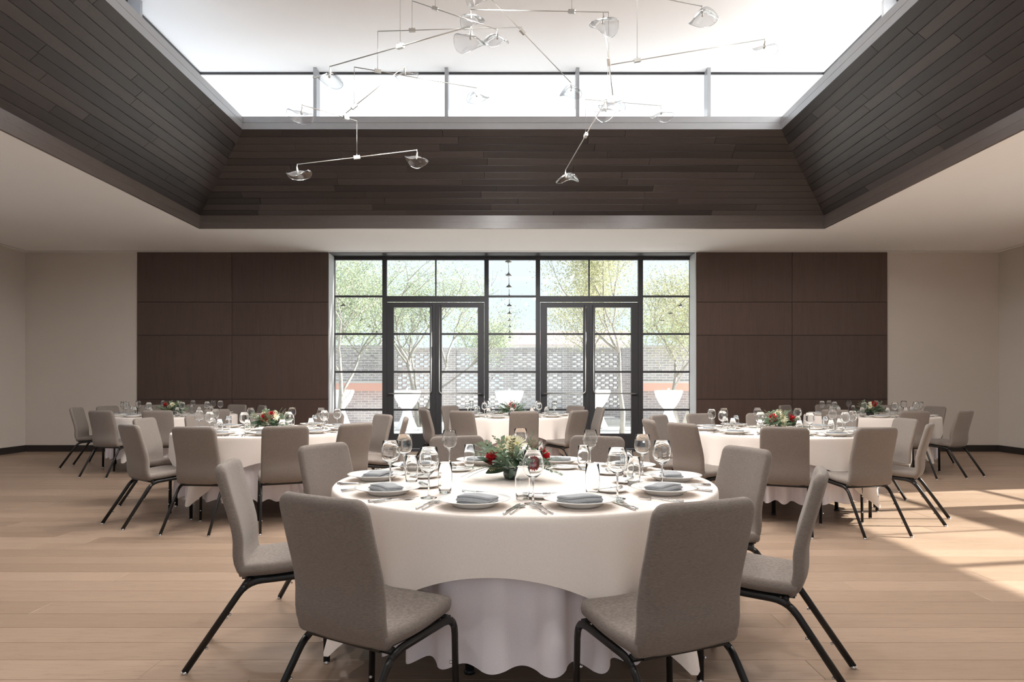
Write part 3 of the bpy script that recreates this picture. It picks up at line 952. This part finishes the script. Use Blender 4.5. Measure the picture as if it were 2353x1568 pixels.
cream2_me = petal_flower(0.040, 4, M['cream'], None, 5, True)
cent_me = MB().lathe([(0.0005, 0.016), (0.006, 0.014), (0.009, 0.008), (0.008, 0.0)], 10, None, False, False).mesh('flower_centre', M['yellow'])
def leaf_mesh(L, w, mat, bend=0.3):
    mb = MB(); Ls = []
    n = 7
    for k in range(n+1):
        t = k/n; ww = w*math.sin(PI*min(0.98, 0.05+0.93*t))**0.8
        y = L*t; z = -bend*L*t*t
        Ls.append([(-ww/2, y, z+ww*0.10), (0, y, z), (ww/2, y, z+ww*0.10)])
    mb.loops(Ls, False, False, False, True)
    return mb.mesh('leaf', mat)
leaf_big = leaf_mesh(0.115, 0.062, M['leafdark'])
leaf_mid = leaf_mesh(0.085, 0.036, M['leafdark'])
leaf_euc = leaf_mesh(0.065, 0.042, M['leafgrey'], 0.15)
def sprig_mesh(seed, L, nl, lw, mat, fern=False):
    rr = random.Random(seed); mb = MB()
    P = []
    bx, by = rr.uniform(-0.2, 0.2), rr.uniform(-0.25, -0.05)
    for k in range(7):
        t = k/6; P.append(Vector((bx*L*t*t, L*t, by*L*t*t)))
    mb.tube(P, [0.0018*(1-0.6*k/6) for k in range(7)], 5)
    for k in range(nl):
        t = 0.15+0.85*k/nl; i = min(5, int(t*6)); f = t*6-i
        p = P[i].lerp(P[i+1], f)
        for s in (-1, 1):
            a = rr.uniform(0.7, 1.1) if not fern else 1.0
            ln = lw*(1.0-0.55*t if fern else rr.uniform(0.7, 1.2))
            d = Vector((s*math.sin(a), math.cos(a), rr.uniform(-0.25, 0.35) if not fern else 0.05)).normalized()
            t2 = Vector((0, 0, 1)).cross(d).normalized()*(0.14 if fern else rr.uniform(0.2, 0.34))*ln
            mb.add([p, p+d*ln*0.5+t2, p+d*ln, p+d*ln*0.5-t2], [(0,1,2,3)], False)
    return mb.mesh('sprig', mat)
sprig_euc = [sprig_mesh(k, 0.20, 7, 0.034, M['leafgrey']) for k in range(3)]
sprig_fern = sprig_mesh(9, 0.21, 16, 0.045, M['leafdark'], True)
sprig_fine = [sprig_mesh(20+k, 0.17, 10, 0.018, M['stem']) for k in range(2)]
vase_me = MB().lathe([(0.001, 0.0), (0.040, 0.0), (0.048, 0.004), (0.056, 0.025), (0.052, 0.05), (0.049, 0.05), (0.052, 0.025), (0.044, 0.008), (0.001, 0.008)], 24, None, True, True).mesh('vase', M['vase'])

def orient(o, loc, az, el, roll=0.0):
    """point the piece's +Y out along azimuth az, elevation el"""
    o.location = loc
    o.rotation_mode = 'XYZ'
    o.rotation_euler = (Matrix.Rotation(az-PI/2, 4, 'Z') @ Matrix.Rotation(el, 4, 'X') @ Matrix.Rotation(roll, 4, 'Y')).to_euler()
def flowers(loc, seed, plan, label):
    """plan: list of (kind, azimuth deg, reach, height, elevation deg)"""
    rr = random.Random(seed)
    root = empty('flower_arrangement', loc, 0)
    tag(root, label, 'flowers', 'table flower arrangements')
    link('vase', vase_me, root)
    for kind, az, reach, h, el in plan:
        a = math.radians(az)
        p = Vector((reach*math.cos(a), reach*math.sin(a), h))
        if kind in ('red', 'cream', 'white'):
            o = link('flower', {'red': red_me, 'cream': cream_me, 'white': cream2_me}[kind], root, p)
            o.rotation_euler = (Matrix.Rotation(a, 4, 'Z') @ Matrix.Rotation(math.radians(90-el), 4, 'Y')).to_euler()
            if kind == 'cream': link('flower_centre', cent_me, o)
            MB().tube([(0, 0, 0.06), (p.x*0.5, p.y*0.5, 0.06+(h-0.06)*0.7), tuple(p*0.98)], 0.002, 5).build('stem', M['stem'], root)
            o['label'] = {'red': 'red bloom', 'cream': 'cream daisy bloom', 'white': 'pale yellow bloom'}[kind]
    # foliage
    for k in range(34):
        a = 2*PI*k/34*3 + rr.uniform(-0.3, 0.3); el = rr.uniform(-0.25, 0.8)
        q = rr.uniform(0.03, 0.11)
        b = Vector((q*math.cos(a), q*math.sin(a), rr.uniform(0.05, 0.13)))
        if b.z - 0.115*max(0, math.sin(-el)) < 0.02: el = abs(el)
        orient(link('leaf', rr.choice((leaf_big, leaf_mid, leaf_euc, leaf_mid, leaf_euc)), root), b, a, el, rr.uniform(-0.7, 0.7))
    for k in range(26):
        a = 2*PI*k/26 + rr.uniform(-0.3, 0.3); el = rr.uniform(0.05, 1.1)
        b = Vector((0.04*math.cos(a), 0.04*math.sin(a), 0.055))
        me = rr.choice(sprig_euc + sprig_fine + [sprig_euc[0], sprig_euc[1]])
        orient(link('sprig', me, root), b, a, el, rr.uniform(-1, 1))
    for k in range(5):
        a = rr.uniform(0, 2*PI)
        orient(link('sprig', sprig_fern, root), Vector((0.04*math.cos(a), 0.04*math.sin(a), 0.07)), a, rr.uniform(0.0, 0.45), rr.uniform(-0.4, 0.4))
    for az, el, me in ((195, -0.10, sprig_fern), (215, -0.05, sprig_fern), (-20, -0.08, sprig_euc[0]), (-35, 0.0, sprig_fern), (60, 0.9, sprig_fine[0]), (120, 1.0, sprig_fine[1]), (100, 0.8, sprig_fine[0]), (-100, 1.1, sprig_fine[1])):
        a = math.radians(az)
        orient(link('sprig', me, root), Vector((0.07*math.cos(a), 0.07*math.sin(a), 0.075)), a, el, 0.1)
    return root

WHERE = {'foreground': 'foreground table', 'middle left': 'middle left table', 'middle right': 'middle right table',
         'back centre': 'back centre table', 'back left': 'back left table', 'back right': 'back right table'}
PLANS = {
 'foreground': [('red', -18, 0.105, 0.10, 15), ('red', -40, 0.12, 0.075, 10), ('red', 195, 0.10, 0.11, 20), ('white', -100, 0.05, 0.165, 40), ('cream', -75, 0.055, 0.18, 45), ('white', 120, 0.05, 0.18, 60),
                ('white', -150, 0.07, 0.15, 30), ('red', 10, 0.14, 0.11, 10)],
 'middle left': [('red', -110, 0.07, 0.13, 25), ('red', -60, 0.06, 0.15, 35), ('cream', -35, 0.09, 0.14, 25), ('white', 160, 0.07, 0.16, 40), ('white', 60, 0.06, 0.17, 50)],
 'middle right': [('red', -150, 0.10, 0.13, 20), ('cream', -92, 0.085, 0.13, 15), ('red', -38, 0.10, 0.13, 20), ('white', -90, 0.09, 0.075, 5), ('white', -130, 0.06, 0.17, 45), ('cream', 80, 0.05, 0.18, 60)],
 'back centre': [('red', -95, 0.05, 0.16, 30), ('red', -75, 0.06, 0.13, 15), ('white', 90, 0.05, 0.16, 50), ('white', 180, 0.07, 0.13, 25)],
 'back left': [('red', -140, 0.08, 0.16, 20), ('white', -60, 0.07, 0.16, 30), ('white', -100, 0.06, 0.12, 10), ('cream', 30, 0.08, 0.17, 30)],
 'back right': [('red', -75, 0.07, 0.17, 20), ('white', -120, 0.07, 0.14, 15), ('white', 60, 0.06, 0.17, 40)],
}
FDESC = {'foreground': 'low arrangement of red and cream flowers with leaves on the foreground table',
 'middle left': 'red and cream flowers with a fern on the middle left table',
 'middle right': 'two red blooms beside a cream daisy on the middle right table',
 'back centre': 'small red flower arrangement on the back table by the doors',
 'back left': 'tall greenery with one red bloom on the back left table',
 'back right': 'dark greenery with one red bloom on the back right table'}

def chair_word(a):
    a = (a + 360) % 360
    names = [(0, 'at the right side'), (36, 'at the far right'), (72, 'at the back right'), (108, 'at the back left'), (144, 'at the far left'), (180, 'at the left side'),
             (216, 'at the near left'), (252, 'at the front left'), (288, 'at the front right'), (324, 'at the near right')]
    return min(names, key=lambda t: min(abs(t[0]-a), 360-abs(t[0]-a)))[1]

rj = random.Random(21)
for ti, T in enumerate(TABLES):
    cx, cy = T['c']; nm = T['nm']; W = WHERE[nm]
    t = empty('round_table', (cx, cy, 0), 0)
    tag(t, 'round banquet table hidden under cloths, the %s' % W, 'table', 'round banquet tables')
    link('table_top', top_me, t)
    for k in range(4):
        a = PI/4 + PI/2*k + 0.3
        x, y_ = 0.52*math.cos(a), 0.52*math.sin(a)
        lg_ = MB().tube([(x, y_, 0.0), (x*0.98, y_*0.98, TZ-0.034)], 0.019, 8).build('leg', M['black'], t)
        MB().lathe([(0.024, 0.0), (0.024, 0.012), (0.019, 0.02)], 10, Matrix.Translation((x, y_, 0)), True, True).build('foot', M['black'], lg_)
    c1 = link('tablecloth', under_mesh(ti+1), None, (cx, cy, 0))
    tag(c1, 'white pleated underlay cloth hanging nearly to the floor on the %s' % W, 'tablecloth', 'long white underlay cloths')
    c2 = link('table_overlay', overlay_mesh(ti+31), None, (cx, cy, 0), (0, 0, math.radians(T['rot'])))
    tag(c2, 'square ivory overlay cloth draped over the %s' % W, 'tablecloth', 'square ivory overlay cloths')
    # chairs
    words = [chair_word(a) for a, _ in T['seats']]
    for (a, rho), wd in zip(T['seats'], words):
        th = math.radians(a)
        rr_ = rho - 0.088
        extra = ''
        if words.count(wd) > 1:
            same = sorted(math.sin(math.radians(q)) for (q, _), w2 in zip(T['seats'], words) if w2 == wd)
            extra = ', nearer one' if abs(math.sin(th)-same[0]) < 1e-6 else ', farther one'
        chair((cx+rr_*math.cos(th), cy+rr_*math.sin(th), 0), th+PI/2+math.radians(rj.uniform(-3, 3)),
              'greige upholstered chair %s of the %s%s' % (wd, W, extra), ti < 3)
    # place settings
    zt = TZ + 0.0012
    for k in range(10):
        deg = 36*k; th = math.radians(deg + rj.uniform(-2, 2))
        d = Vector((-math.cos(th), -math.sin(th), 0)); rgt = Vector((d.y, -d.x, 0))
        base = Vector((cx, cy, zt)) - d*0.735
        def put(nm_, me, along, right, dz, rz, label, cat, group, jit=0.006):
            p = base + d*(along+rj.uniform(-jit, jit)) + rgt*(right+rj.uniform(-jit, jit)) + Vector((0, 0, dz))
            o = link(nm_, me, None, p, (0, 0, th+PI/2+rz))
            tag(o, label, cat, group)
            return o
        S = '%s seat of the %s' % (SEAT[deg], W)
        put('dinner_plate', plate_me, 0, 0, 0, 0, 'white rimmed dinner plate at the ' + S, 'plate', 'dinner plates on the round tables')
        put('napkin', napkin_me[(k*7+ti) % 4], 0.0, 0.0, 0.0085, PI/2+rj.uniform(-0.25, 0.25), 'folded grey linen napkin at the ' + S, 'napkin', 'folded grey napkins')
        put('wine_glass', wine_me, 0.10, 0.205, 0, 0, 'empty stemmed wine glass at the ' + S, 'glass', 'wine glasses on the round tables', 0.012)
        put('tumbler', tumb_me, 0.205, 0.135, 0, 0, 'clear water tumbler at the ' + S, 'glass', 'water tumblers on the round tables', 0.012)
        put('bread_plate', bread_me, 0.225, -0.085, 0, 0, 'small white bread plate at the ' + S, 'plate', 'bread plates on the round tables')
        if T['cut']:
            put('fork', fork_me, -0.045, -0.163, 0, rj.uniform(-0.02, 0.02), 'silver dinner fork at the ' + S, 'fork', 'dinner forks', 0.0015)
            put('salad_fork', sfork_me, -0.05, -0.189, 0, rj.uniform(-0.02, 0.02), 'shorter silver salad fork at the ' + S, 'fork', 'salad forks', 0.0015)
            put('table_knife', knife_me, -0.045, 0.160, 0, rj.uniform(-0.02, 0.02), 'silver table knife at the ' + S, 'knife', 'table knives', 0.003)
            put('spoon', spoon_me, -0.05, 0.184, 0, rj.uniform(-0.02, 0.02), 'silver spoon at the ' + S, 'spoon', 'spoons', 0.003)
            put('butter_knife', bknife_me, 0.225, -0.085, 0.0115, 1.2+rj.uniform(-0.2, 0.2), 'small butter knife on bread plate at the ' + S, 'knife', 'butter knives', 0.004)
    fx = -0.05 if nm == 'foreground' else 0.0
    flowers((cx+fx, cy+(0.05 if nm == 'foreground' else 0), zt), ti*5+2, PLANS[nm], FDESC[nm])

# ================================================================== hanging glass mobile
mob = empty('mobile_chandelier', (0, SC, ZL))
tag(mob, 'mobile chandelier of thin metal arms and wavy clear glass shades', 'chandelier')
MI = Matrix.Translation((0, -SC, -ZL))
def shade_mesh(seed):
    rr = random.Random(seed); Ls = []
    n = 28; a1, a2 = rr.uniform(0, 6.28), rr.uniform(0, 6.28)
    for rad, z in ((0.010, -0.012), (0.03, -0.016), (0.055, -0.026), (0.08, -0.040), (0.105, -0.054), (0.125, -0.060)):
        f = rad/0.125; l = []
        for j in range(n):
            th = 2*PI*j/n
            wv = (0.026*math.sin(2*th+a1)+0.012*math.sin(3*th+a2))*f*f
            rr2 = rad*(1+0.12*f*math.sin(th+a2))
            l.append((rr2*math.cos(th), rr2*math.sin(th), z+wv))
        Ls.append(l)
    mb = MB().loops(Ls, True, False, False, True)
    rim = [Vector(p) for p in Ls[-1]]; rim.append(rim[0])
    mb.tube(rim, 0.0028, 5)
    return mb.mesh('glass_shade', M['glass_shade'])
M['glass_shade'] = thin_glass('wavy_clear_glass', (0.84, 0.86, 0.88), 1.5, 1.1, 0.12, 1.6)
shades = [shade_mesh(40+k) for k in range(5)]
hold_me = MB().lathe([(0.004, 0.035), (0.007, 0.03), (0.009, 0.012), (0.011, 0.0), (0.011, -0.03), (0.006, -0.042), (0.001, -0.043)], 10, None, True, True).mesh('lamp_holder', M['nickel'])
clamp_me = MB().box(-0.034, 0.034, -0.014, 0.014, -0.016, 0.016).mesh('clamp', M['nickel'])
def rod(a, b, r_=0.0048, n='arm'):
    return MB().tube([MI @ a, MI @ b], r_, 7).build(n, M['nickel'], mob)
def wire(px, y0, y1, Y, r_=0.0026):
    return MB().tube([MI @ at(px, y0, Y), MI @ at(px, y1, Y)], r_, 6).build('wire', M['nickel'], mob)
def to_ceiling(p):
    MB().tube([MI @ p, MI @ Vector((p.x, p.y, ZL-0.001))], 0.0024, 6).build('wire', M['nickel'], mob)
def clamp(p, a, b):
    o = link('clamp', clamp_me, mob, MI @ p)
    d = (b-a).normalized()
    o.rotation_euler = d.to_track_quat('X', 'Z').to_euler()
    MB().tube([MI @ p, MI @ (p+Vector((0, 0, 0.035)))], 0.004, 6).build('hook', M['nickel'], mob)
sk = [0]
def lamp(p, sc=1.0):
    """shade hanging from an arm end"""
    MB().tube([MI @ (p+Vector((0, 0, 0.006))), MI @ (p-Vector((0, 0, 0.03)))], 0.0036, 6).build('hook', M['nickel'], mob)
    k = sk[0]; sk[0] += 1
    s = link('glass_shade', shades[k % 5], mob, MI @ (p-Vector((0, 0, 0.055))), (0.12*math.sin(k*2.1), 0.12*math.cos(k*1.7), k*1.1))
    s.scale = (sc, sc, sc)
    link('lamp_holder', hold_me, s)
    ld = bpy.data.lights.get('mobile_led')
    if ld is None:
        ld = bpy.data.lights.new('mobile_led', 'SPOT')
        ld.energy = LED_W; ld.spot_size = math.radians(176); ld.spot_blend = 0.35
        ld.shadow_soft_size = 0.05; ld.color = (1.0, 0.98, 0.955)
    lo_ = bpy.data.objects.new('led', ld); C.objects.link(lo_)
    lo_.parent = s; lo_.location = (0, 0, -0.06)
def L3(a, b, px):
    f = (px-a[0])/(b[0]-a[0])
    return f
def pix(x, y, z): return (CX + x*FPX/y, HZ - (z-EYE)*FPX/y, y)
arms = [ # (end a: px, py, Y), (end b), lamp at a, lamp at b, clamp pixel x, clamp support ('ceil' or None)
 ((758, 153, 5.8), (1082, 60, 4.9), True, True, 920, 'ceil'),
 ((868, 72, 7.1), (1200, 62, 7.2), False, False, 947, None),
 ((947, 2, 7.1), (1143, 68, 6.8), False, True, 1000, 'ceil'),
 ((814, 154, 7.05), (1095, 202, 7.5), False, True, 868, None),
 ((1100, -32, 6.8), (1312, 190, 7.7), True, True, 1200, None),
 ((795, 260, 7.0), (930, 152, 7.15), False, True, 814, None),
 ((694, 241, 6.5), (820, 278, 7.15), True, False, 795, None),
 ((683, 378, 7.0), (958, 345, 7.3), True, True, 820, None),
 ((1082, 22, 7.0), (1398, 28, 6.2), True, False, 1314, 'ceil'),
 ((1386, 30, 5.9), (1408, 219, 6.4), True, True, 1399, None),
 ((1397, 150, 6.5), (1757, 90, 6.9), False, True, 1464, 'ceil'),
 ((1345, 228, 6.3), (1519, 243, 7.4), False, True, 1397, None),
 ((1392, 232, 6.2), (1300, 390, 7.6), True, True, 1346, None),
 ((1440, -20, 6.0), (1613, 14, 6.0), False, True, 1500, 'ceil'),
 ((420, -260, 4.6), (760, -200, 5.2), True, True, 600, 'ceil'),  # from here down: unseen arms whose lamps are added to light the near tables
 (pix(-1.6, 1.5, 4.15), pix(-0.2, 1.7, 4.3), True, True, pix(-0.9, 1.6, 4.2)[0], 'ceil'),
 (pix(0.5, 1.45, 4.2), pix(1.9, 1.7, 4.1), True, True, pix(1.2, 1.57, 4.2)[0], 'ceil'),
 ((1560, -330, 4.3), (1900, -180, 5.2), True, True, 1720, 'ceil'),
]
for a, b, la, lb, cpx, sup in arms:
    A, B = at(*a), at(*b)
    rod(A, B)
    # perspective-correct point on the arm under the clamp pixel
    f = 0.5; lo, hi = 0.0, 1.0
    for _ in range(40):
        f = (lo+hi)/2; P_ = A.lerp(B, f)
        px = CX + P_.x*FPX/P_.y
        if (px < cpx) == (b[0] > a[0]): lo = f
        else: hi = f
    P_ = A.lerp(B, f)
    clamp(P_, A, B)
    if sup: to_ceiling(P_)
    if la: lamp(A, 1.0)
    if lb: lamp(B, 1.0)
def join(p, q): MB().tube([MI @ p, MI @ q], 0.0026, 6).build('wire', M['nickel'], mob)
join(at(868, 72, 7.1), at(868, 157, 7.13)); join(at(814, 154, 7.05), at(814, 244, 7.02))
join(at(820, 278, 7.15), at(820, 358, 7.15)); join(at(947, 2, 7.1), at(947, 60, 7.12))
join(at(1398, 28, 6.2), at(1399, 132, 6.15)); join(at(1397, 150, 6.5), at(1397, 230, 6.6))
join(at(1345, 228, 6.3), at(1346, 308, 6.8)); join(at(795, 260, 7.0), at(795, 266, 7.0))

# ================================================================== outdoors
gr = MB().box(-60, 60, YB+TH, 90, -0.3, -0.03).box(-60, -XW-TH, -40, YB+TH, -0.3, -0.03).box(XW+TH, 60, -40, YB+TH, -0.3, -0.03).box(-XW-TH, XW+TH, -40, YF-TH, -0.3, -0.03)
tag(gr.build('paving', M['pave']), 'sunlit pale paving of the courtyard outside', 'paving', kind='structure')
# paving joints near the doors: low planter kerb
tag(MB().box(1.6, 3.4, 21.0, 23.2, -0.03, 0.14).build('planter_kerb', M['stone']), 'low pale stone planter under the courtyard trees', 'planter')

# perforated brick wall across the far side of the courtyard
YWL = 23.6
bw = MB()
def solid(x0, x1, z0, z1, d=0.11): bw.box(x0, x1, YWL-d, YWL+d, z0, z1)
ZT = 2.42
bands = [(1.80, 2.28), (1.06, 1.56), (0.42, 0.82)]
piers = [(-8.2, -5.9), (-4.3, -3.95), (-2.45, -1.92), (-0.30, 0.06), (1.72, 2.10), (3.78, 4.35), (5.9, 8.2)]
edges = [(piers[i][1], piers[i+1][0]) for i in range(len(piers)-1)]
for p0, p1 in piers: solid(p0, p1, -0.03, ZT, 0.16)
zs = [-0.03]
for z0, z1 in sorted(bands): zs += [z0, z1]
zs.append(ZT)
for e0, e1 in edges:
    for k in range(0, len(zs), 2): solid(e0, e1, zs[k], zs[k+1])
    for z0, z1 in bands:
        nr = int(round((z1-z0)/0.0825)); nc = int(round((e1-e0)/0.146))
        dz = (z1-z0)/nr; dx = (e1-e0)/nc
        for i in range(nr):
            bw.box(e0, e1, YWL-0.10, YWL+0.10, z0+i*dz, z0+i*dz+0.018)
            for j in range(nc):
                if (i+j) % 2: solid(e0+j*dx, e0+(j+1)*dx, z0+i*dz+0.018, z0+(i+1)*dz, 0.10)
bwo = bw.build('perforated_brick_wall', M['brick'])
tag(bwo, 'grey brick garden wall with perforated brick panels beyond the doors', 'wall')
MB().box(-8.2, 8.2, YWL-0.18, YWL+0.18, ZT, ZT+0.07).build('coping', M['brick'], bwo)
MB().box(-8.2, 8.2, YWL-0.13, YWL-0.10, 1.62, 1.70).build('string_course', M['stone'], bwo)

# low brick pavilions to the left and right
for s, nm in ((-1, 'left'), (1, 'right')):
    y = 21.0
    xi, xo = s*3.98, s*8.6
    x0, x1 = sorted((xi, xo))
    root = tag(empty('brick_pavilion', ((x0+x1)/2, y, -0.03)), 'grey brick pavilion with a terracotta beam at the %s of the courtyard' % nm, 'building', 'brick pavilions')
    MBI = Matrix.Translation((-(x0+x1)/2, -y, 0.03))
    MB().box(x0, x1, y, y+1.6, 1.33, 2.35, MBI).build('brick_wall', M['brick'], root)
    MB().box(x0, x1, y+0.55, y+1.6, -0.03, 1.02, MBI).build('brick_recess', M['brick'], root)
    MB().box(x0, x1, y-0.04, y+0.5, 1.26, 1.33, MBI).build('lintel', M['stone'], root)
    MB().box(x0, x1, y-0.02, y+1.6, 1.02, 1.26, MBI).build('beam', M['terra'], root)
    MB().box(x0, x1, y-0.05, y+1.65, 2.35, 2.42, MBI).build('coping', M['brick'], root)
    if nm == 'left':
        rel = MB()
        for i in range(7):
            for j in range(18):
                xx = x0 + 0.1 + j*0.25 + (0.125 if i % 2 else 0)
                if xx+0.18 > x1: continue
                rel.box(xx, xx+0.17, y-0.035, y, 1.50+i*0.10, 1.555+i*0.10, MBI)
        tag(rel.build('projecting_brick', M['brick'], root), kind='stuff')
# far house with a red roof
hr = tag(empty('house', (2.2, 38, 0)), 'distant house with a red roof beyond the brick wall', 'house')
MB().box(-2.6, 4.2, -2, 2, -0.03, 3.3).build('house_wall', M['stone'], hr)
MB().add([(-2.9,-2.3,3.3),(4.5,-2.3,3.3),(4.5,2.3,3.3),(-2.9,2.3,3.3),(-2.9,0,4.2),(4.5,0,4.2)], [(0,1,5,4),(2,3,4,5),(0,4,3),(1,2,5),(0,3,2,1)]).build('roof', M['roofred'], hr)

# cocktail tables in white stretch covers
ct_prof = [(0.001, 1.095), (0.36, 1.095), (0.378, 1.088), (0.385, 1.07), (0.378, 1.02), (0.345, 0.92), (0.29, 0.80), (0.215, 0.68), (0.145, 0.60), (0.112, 0.555), (0.118, 0.52), (0.15, 0.40), (0.20, 0.26), (0.26, 0.11), (0.30, 0.0)]
for px, Y, lab in ((935, 18.6, 'cocktail table in a white stretch cover outside the left doors'), (1170, 18.0, 'cocktail table in a white stretch cover outside the centre window'),
                   (1372, 19.5, 'cocktail table in a white stretch cover outside the right doors'), (1536, 18.8, 'cocktail table in a white stretch cover outside the right window'),
                   (783, 20.0, 'cocktail table in a white stretch cover outside the left window')):
    t = tag(empty('cocktail_table', ((px-CX)*Y/FPX, Y, -0.03)), lab, 'table', 'white covered cocktail tables')
    L = []
    for r_, z in ct_prof:
        fl = max(0.0, min(1.0, (0.35-z)/0.35))
        L.append([(r_*(1+0.10*fl*math.cos(4*th))*math.cos(th), r_*(1+0.10*fl*math.cos(4*th))*math.sin(th), z) for th in [2*PI*j/32 for j in range(32)]])
    MB().loops(L, True, True, True, True).build('stretch_cover', M['spandex'], t)
    MB().lathe([(0.03, 1.096), (0.032, 1.10), (0.030, 1.155), (0.027, 1.155), (0.027, 1.10), (0.001, 1.098)], 14, None, True, False).build('candle_holder', M['spandex'], t)

# string lights from the building out to the garden wall
shade_s = MB().lathe([(0.008, 0.085), (0.012, 0.06), (0.022, 0.045), (0.045, 0.028), (0.068, 0.006), (0.066, 0.002), (0.043, 0.022), (0.018, 0.036), (0.001, 0.04)], 18, None, True, False).mesh('light_shade', M['bronze'])
bulb_s = MB().lathe([(0.001, 0.012), (0.014, 0.02), (0.026, 0.0), (0.028, -0.014), (0.022, -0.034), (0.001, -0.044)], 12).mesh('bulb', M['bulb'])
for x, k0, lab in ((-0.07, 0, 'string of small pendant lights seen through the centre window'), (-4.4, 0, 'string of small pendant lights seen through the left window'), (4.4, 0, 'string of small pendant lights seen through the right window')):
    r0 = tag(empty('string_lights', (x, 12.95, 3.66)), lab, 'lights', 'outdoor string lights')
    I = Matrix.Translation((-x, -12.95, -3.66))
    def zz(y): return 3.70 - 0.0835*(y-13.0)
    MB().tube([I @ Vector((x, 12.95, zz(12.95)+0.06)), I @ Vector((x, YWL-0.1, zz(YWL)+0.06))], 0.006, 6).build('cable', M['bronze'], r0)
    for k in range(10):
        y = 13.4+1.1*k
        if y > YWL-0.3: break
        s_ = link('light_shade', shade_s, r0, I @ Vector((x, y, zz(y)-0.03)))
        link('bulb', bulb_s, s_)

# trees
def tree(name, loc, height, spread, zlow, seed, label, leaf, nleaf, trunk_r=0.09, forks=2, lsize=0.062, group='courtyard trees'):
    rr = random.Random(seed)
    root = tag(empty(name, loc), label, 'tree', group)
    tips = []
    tk = MB()
    def branch(p, d, ln, r_, depth):
        pts = [p]; q = p.copy(); dd = d.copy()
        for k in range(4):
            dd = (dd + Vector((rr.uniform(-0.22, 0.22), rr.uniform(-0.22, 0.22), rr.uniform(-0.05, 0.16)))).normalized()
            q = q + dd*ln/4; pts.append(q.copy())
        tk.tube(pts, [r_*(1-0.45*k/4) for k in range(5)], 6)
        if depth >= 2: tips.extend(pts[1:])
        if depth < 4:
            n = 3 if depth < 3 else 2
            for k in range(n):
                b = pts[rr.choice((2, 3, 4))] if k else pts[4]
                a = rr.uniform(0, 2*PI); e = rr.uniform(0.1, 0.9)
                nd_ = (dd*0.6 + Vector((math.cos(a)*spread, math.sin(a)*spread, e))).normalized()
                branch(b, nd_, ln*rr.uniform(0.6, 0.82), r_*0.55, depth+1)
    for k in range(forks):
        a = 2*PI*k/forks + rr.uniform(-0.5, 0.5)
        d = Vector((0.22*math.cos(a)*(forks > 1), 0.22*math.sin(a)*(forks > 1), 1)).normalized()
        branch(Vector((0.05*math.cos(a), 0.05*math.sin(a), 0)), d, height*0.36, trunk_r, 0)
    tk.build('trunk', M['bark'], root)
    lf = MB()
    zmax = height
    for k in range(nleaf):
        c = rr.choice(tips)
        p = c + Vector((rr.gauss(0, 0.26), rr.gauss(0, 0.26), rr.gauss(-0.05, 0.24)))
        if p.z < zlow + 0.3*rr.random(): continue
        u = Vector((rr.uniform(-1, 1), rr.uniform(-1, 1), rr.uniform(-1, 0.6))).normalized()
        w = u.cross(Vector((rr.uniform(-1, 1), rr.uniform(-1, 1), rr.uniform(-1, 1)))).normalized()
        s_ = lsize*rr.uniform(0.6, 1.3)
        lf.add([p, p+u*s_*0.5+w*s_*0.2, p+u*s_, p+u*s_*0.5-w*s_*0.2], [(0,1,2,3)])
    tag(lf.build('foliage', leaf, root), kind='stuff')
    return root
tree('locust_tree', (-2.75, 20.2, -0.03), 5.6, 0.75, 1.7, 5, 'multi stemmed tree with airy pale green leaves outside the left doors', M['treeleaf2'], 19000, 0.075, 3)
tree('locust_tree', (-5.0, 19.0, -0.03), 5.8, 0.8, 1.9, 8, 'airy tree seen through the left window', M['treeleaf2'], 16000, 0.08, 2)
tree('locust_tree', (2.75, 17.4, -0.03), 5.8, 0.7, 2.0, 12, 'slim tree with yellow green leaves outside the right doors', M['treeleaf'], 19000, 0.075, 1)
tree('locust_tree', (2.35, 20.6, -0.03), 5.2, 0.7, 2.0, 15, 'thin stemmed tree behind the slim tree outside the right doors', M['treeleaf'], 8000, 0.05, 1)
tree('locust_tree', (4.75, 19.2, -0.03), 5.6, 0.75, 1.75, 17, 'tree with drooping golden green leaves seen through the right window', M['treeleaf'], 19000, 0.07, 2)
tree('garden_tree', (-1.2, 28.0, -0.03), 4.4, 0.8, 1.5, 21, 'bushy green tree behind the brick wall, centre left', M['treeleaf2'], 5000, 0.08, 2, 0.12, 'trees behind the brick wall')
tree('garden_tree', (-6.0, 28.5, -0.03), 5.4, 0.8, 1.5, 22, 'bushy green tree behind the brick wall, far left', M['treeleaf2'], 5000, 0.08, 2, 0.12, 'trees behind the brick wall')
tree('garden_tree', (6.5, 28.0, -0.03), 5.2, 0.8, 1.5, 23, 'bushy green tree behind the brick wall, far right', M['treeleaf2'], 5000, 0.08, 2, 0.12, 'trees behind the brick wall')
tree('side_tree', (15.5, 4.6, -0.03), 5.6, 0.8, 2.4, 31, 'tree standing outside the right side windows', M['treeleaf'], 4500, 0.09, 2, 0.12, 'side garden trees')
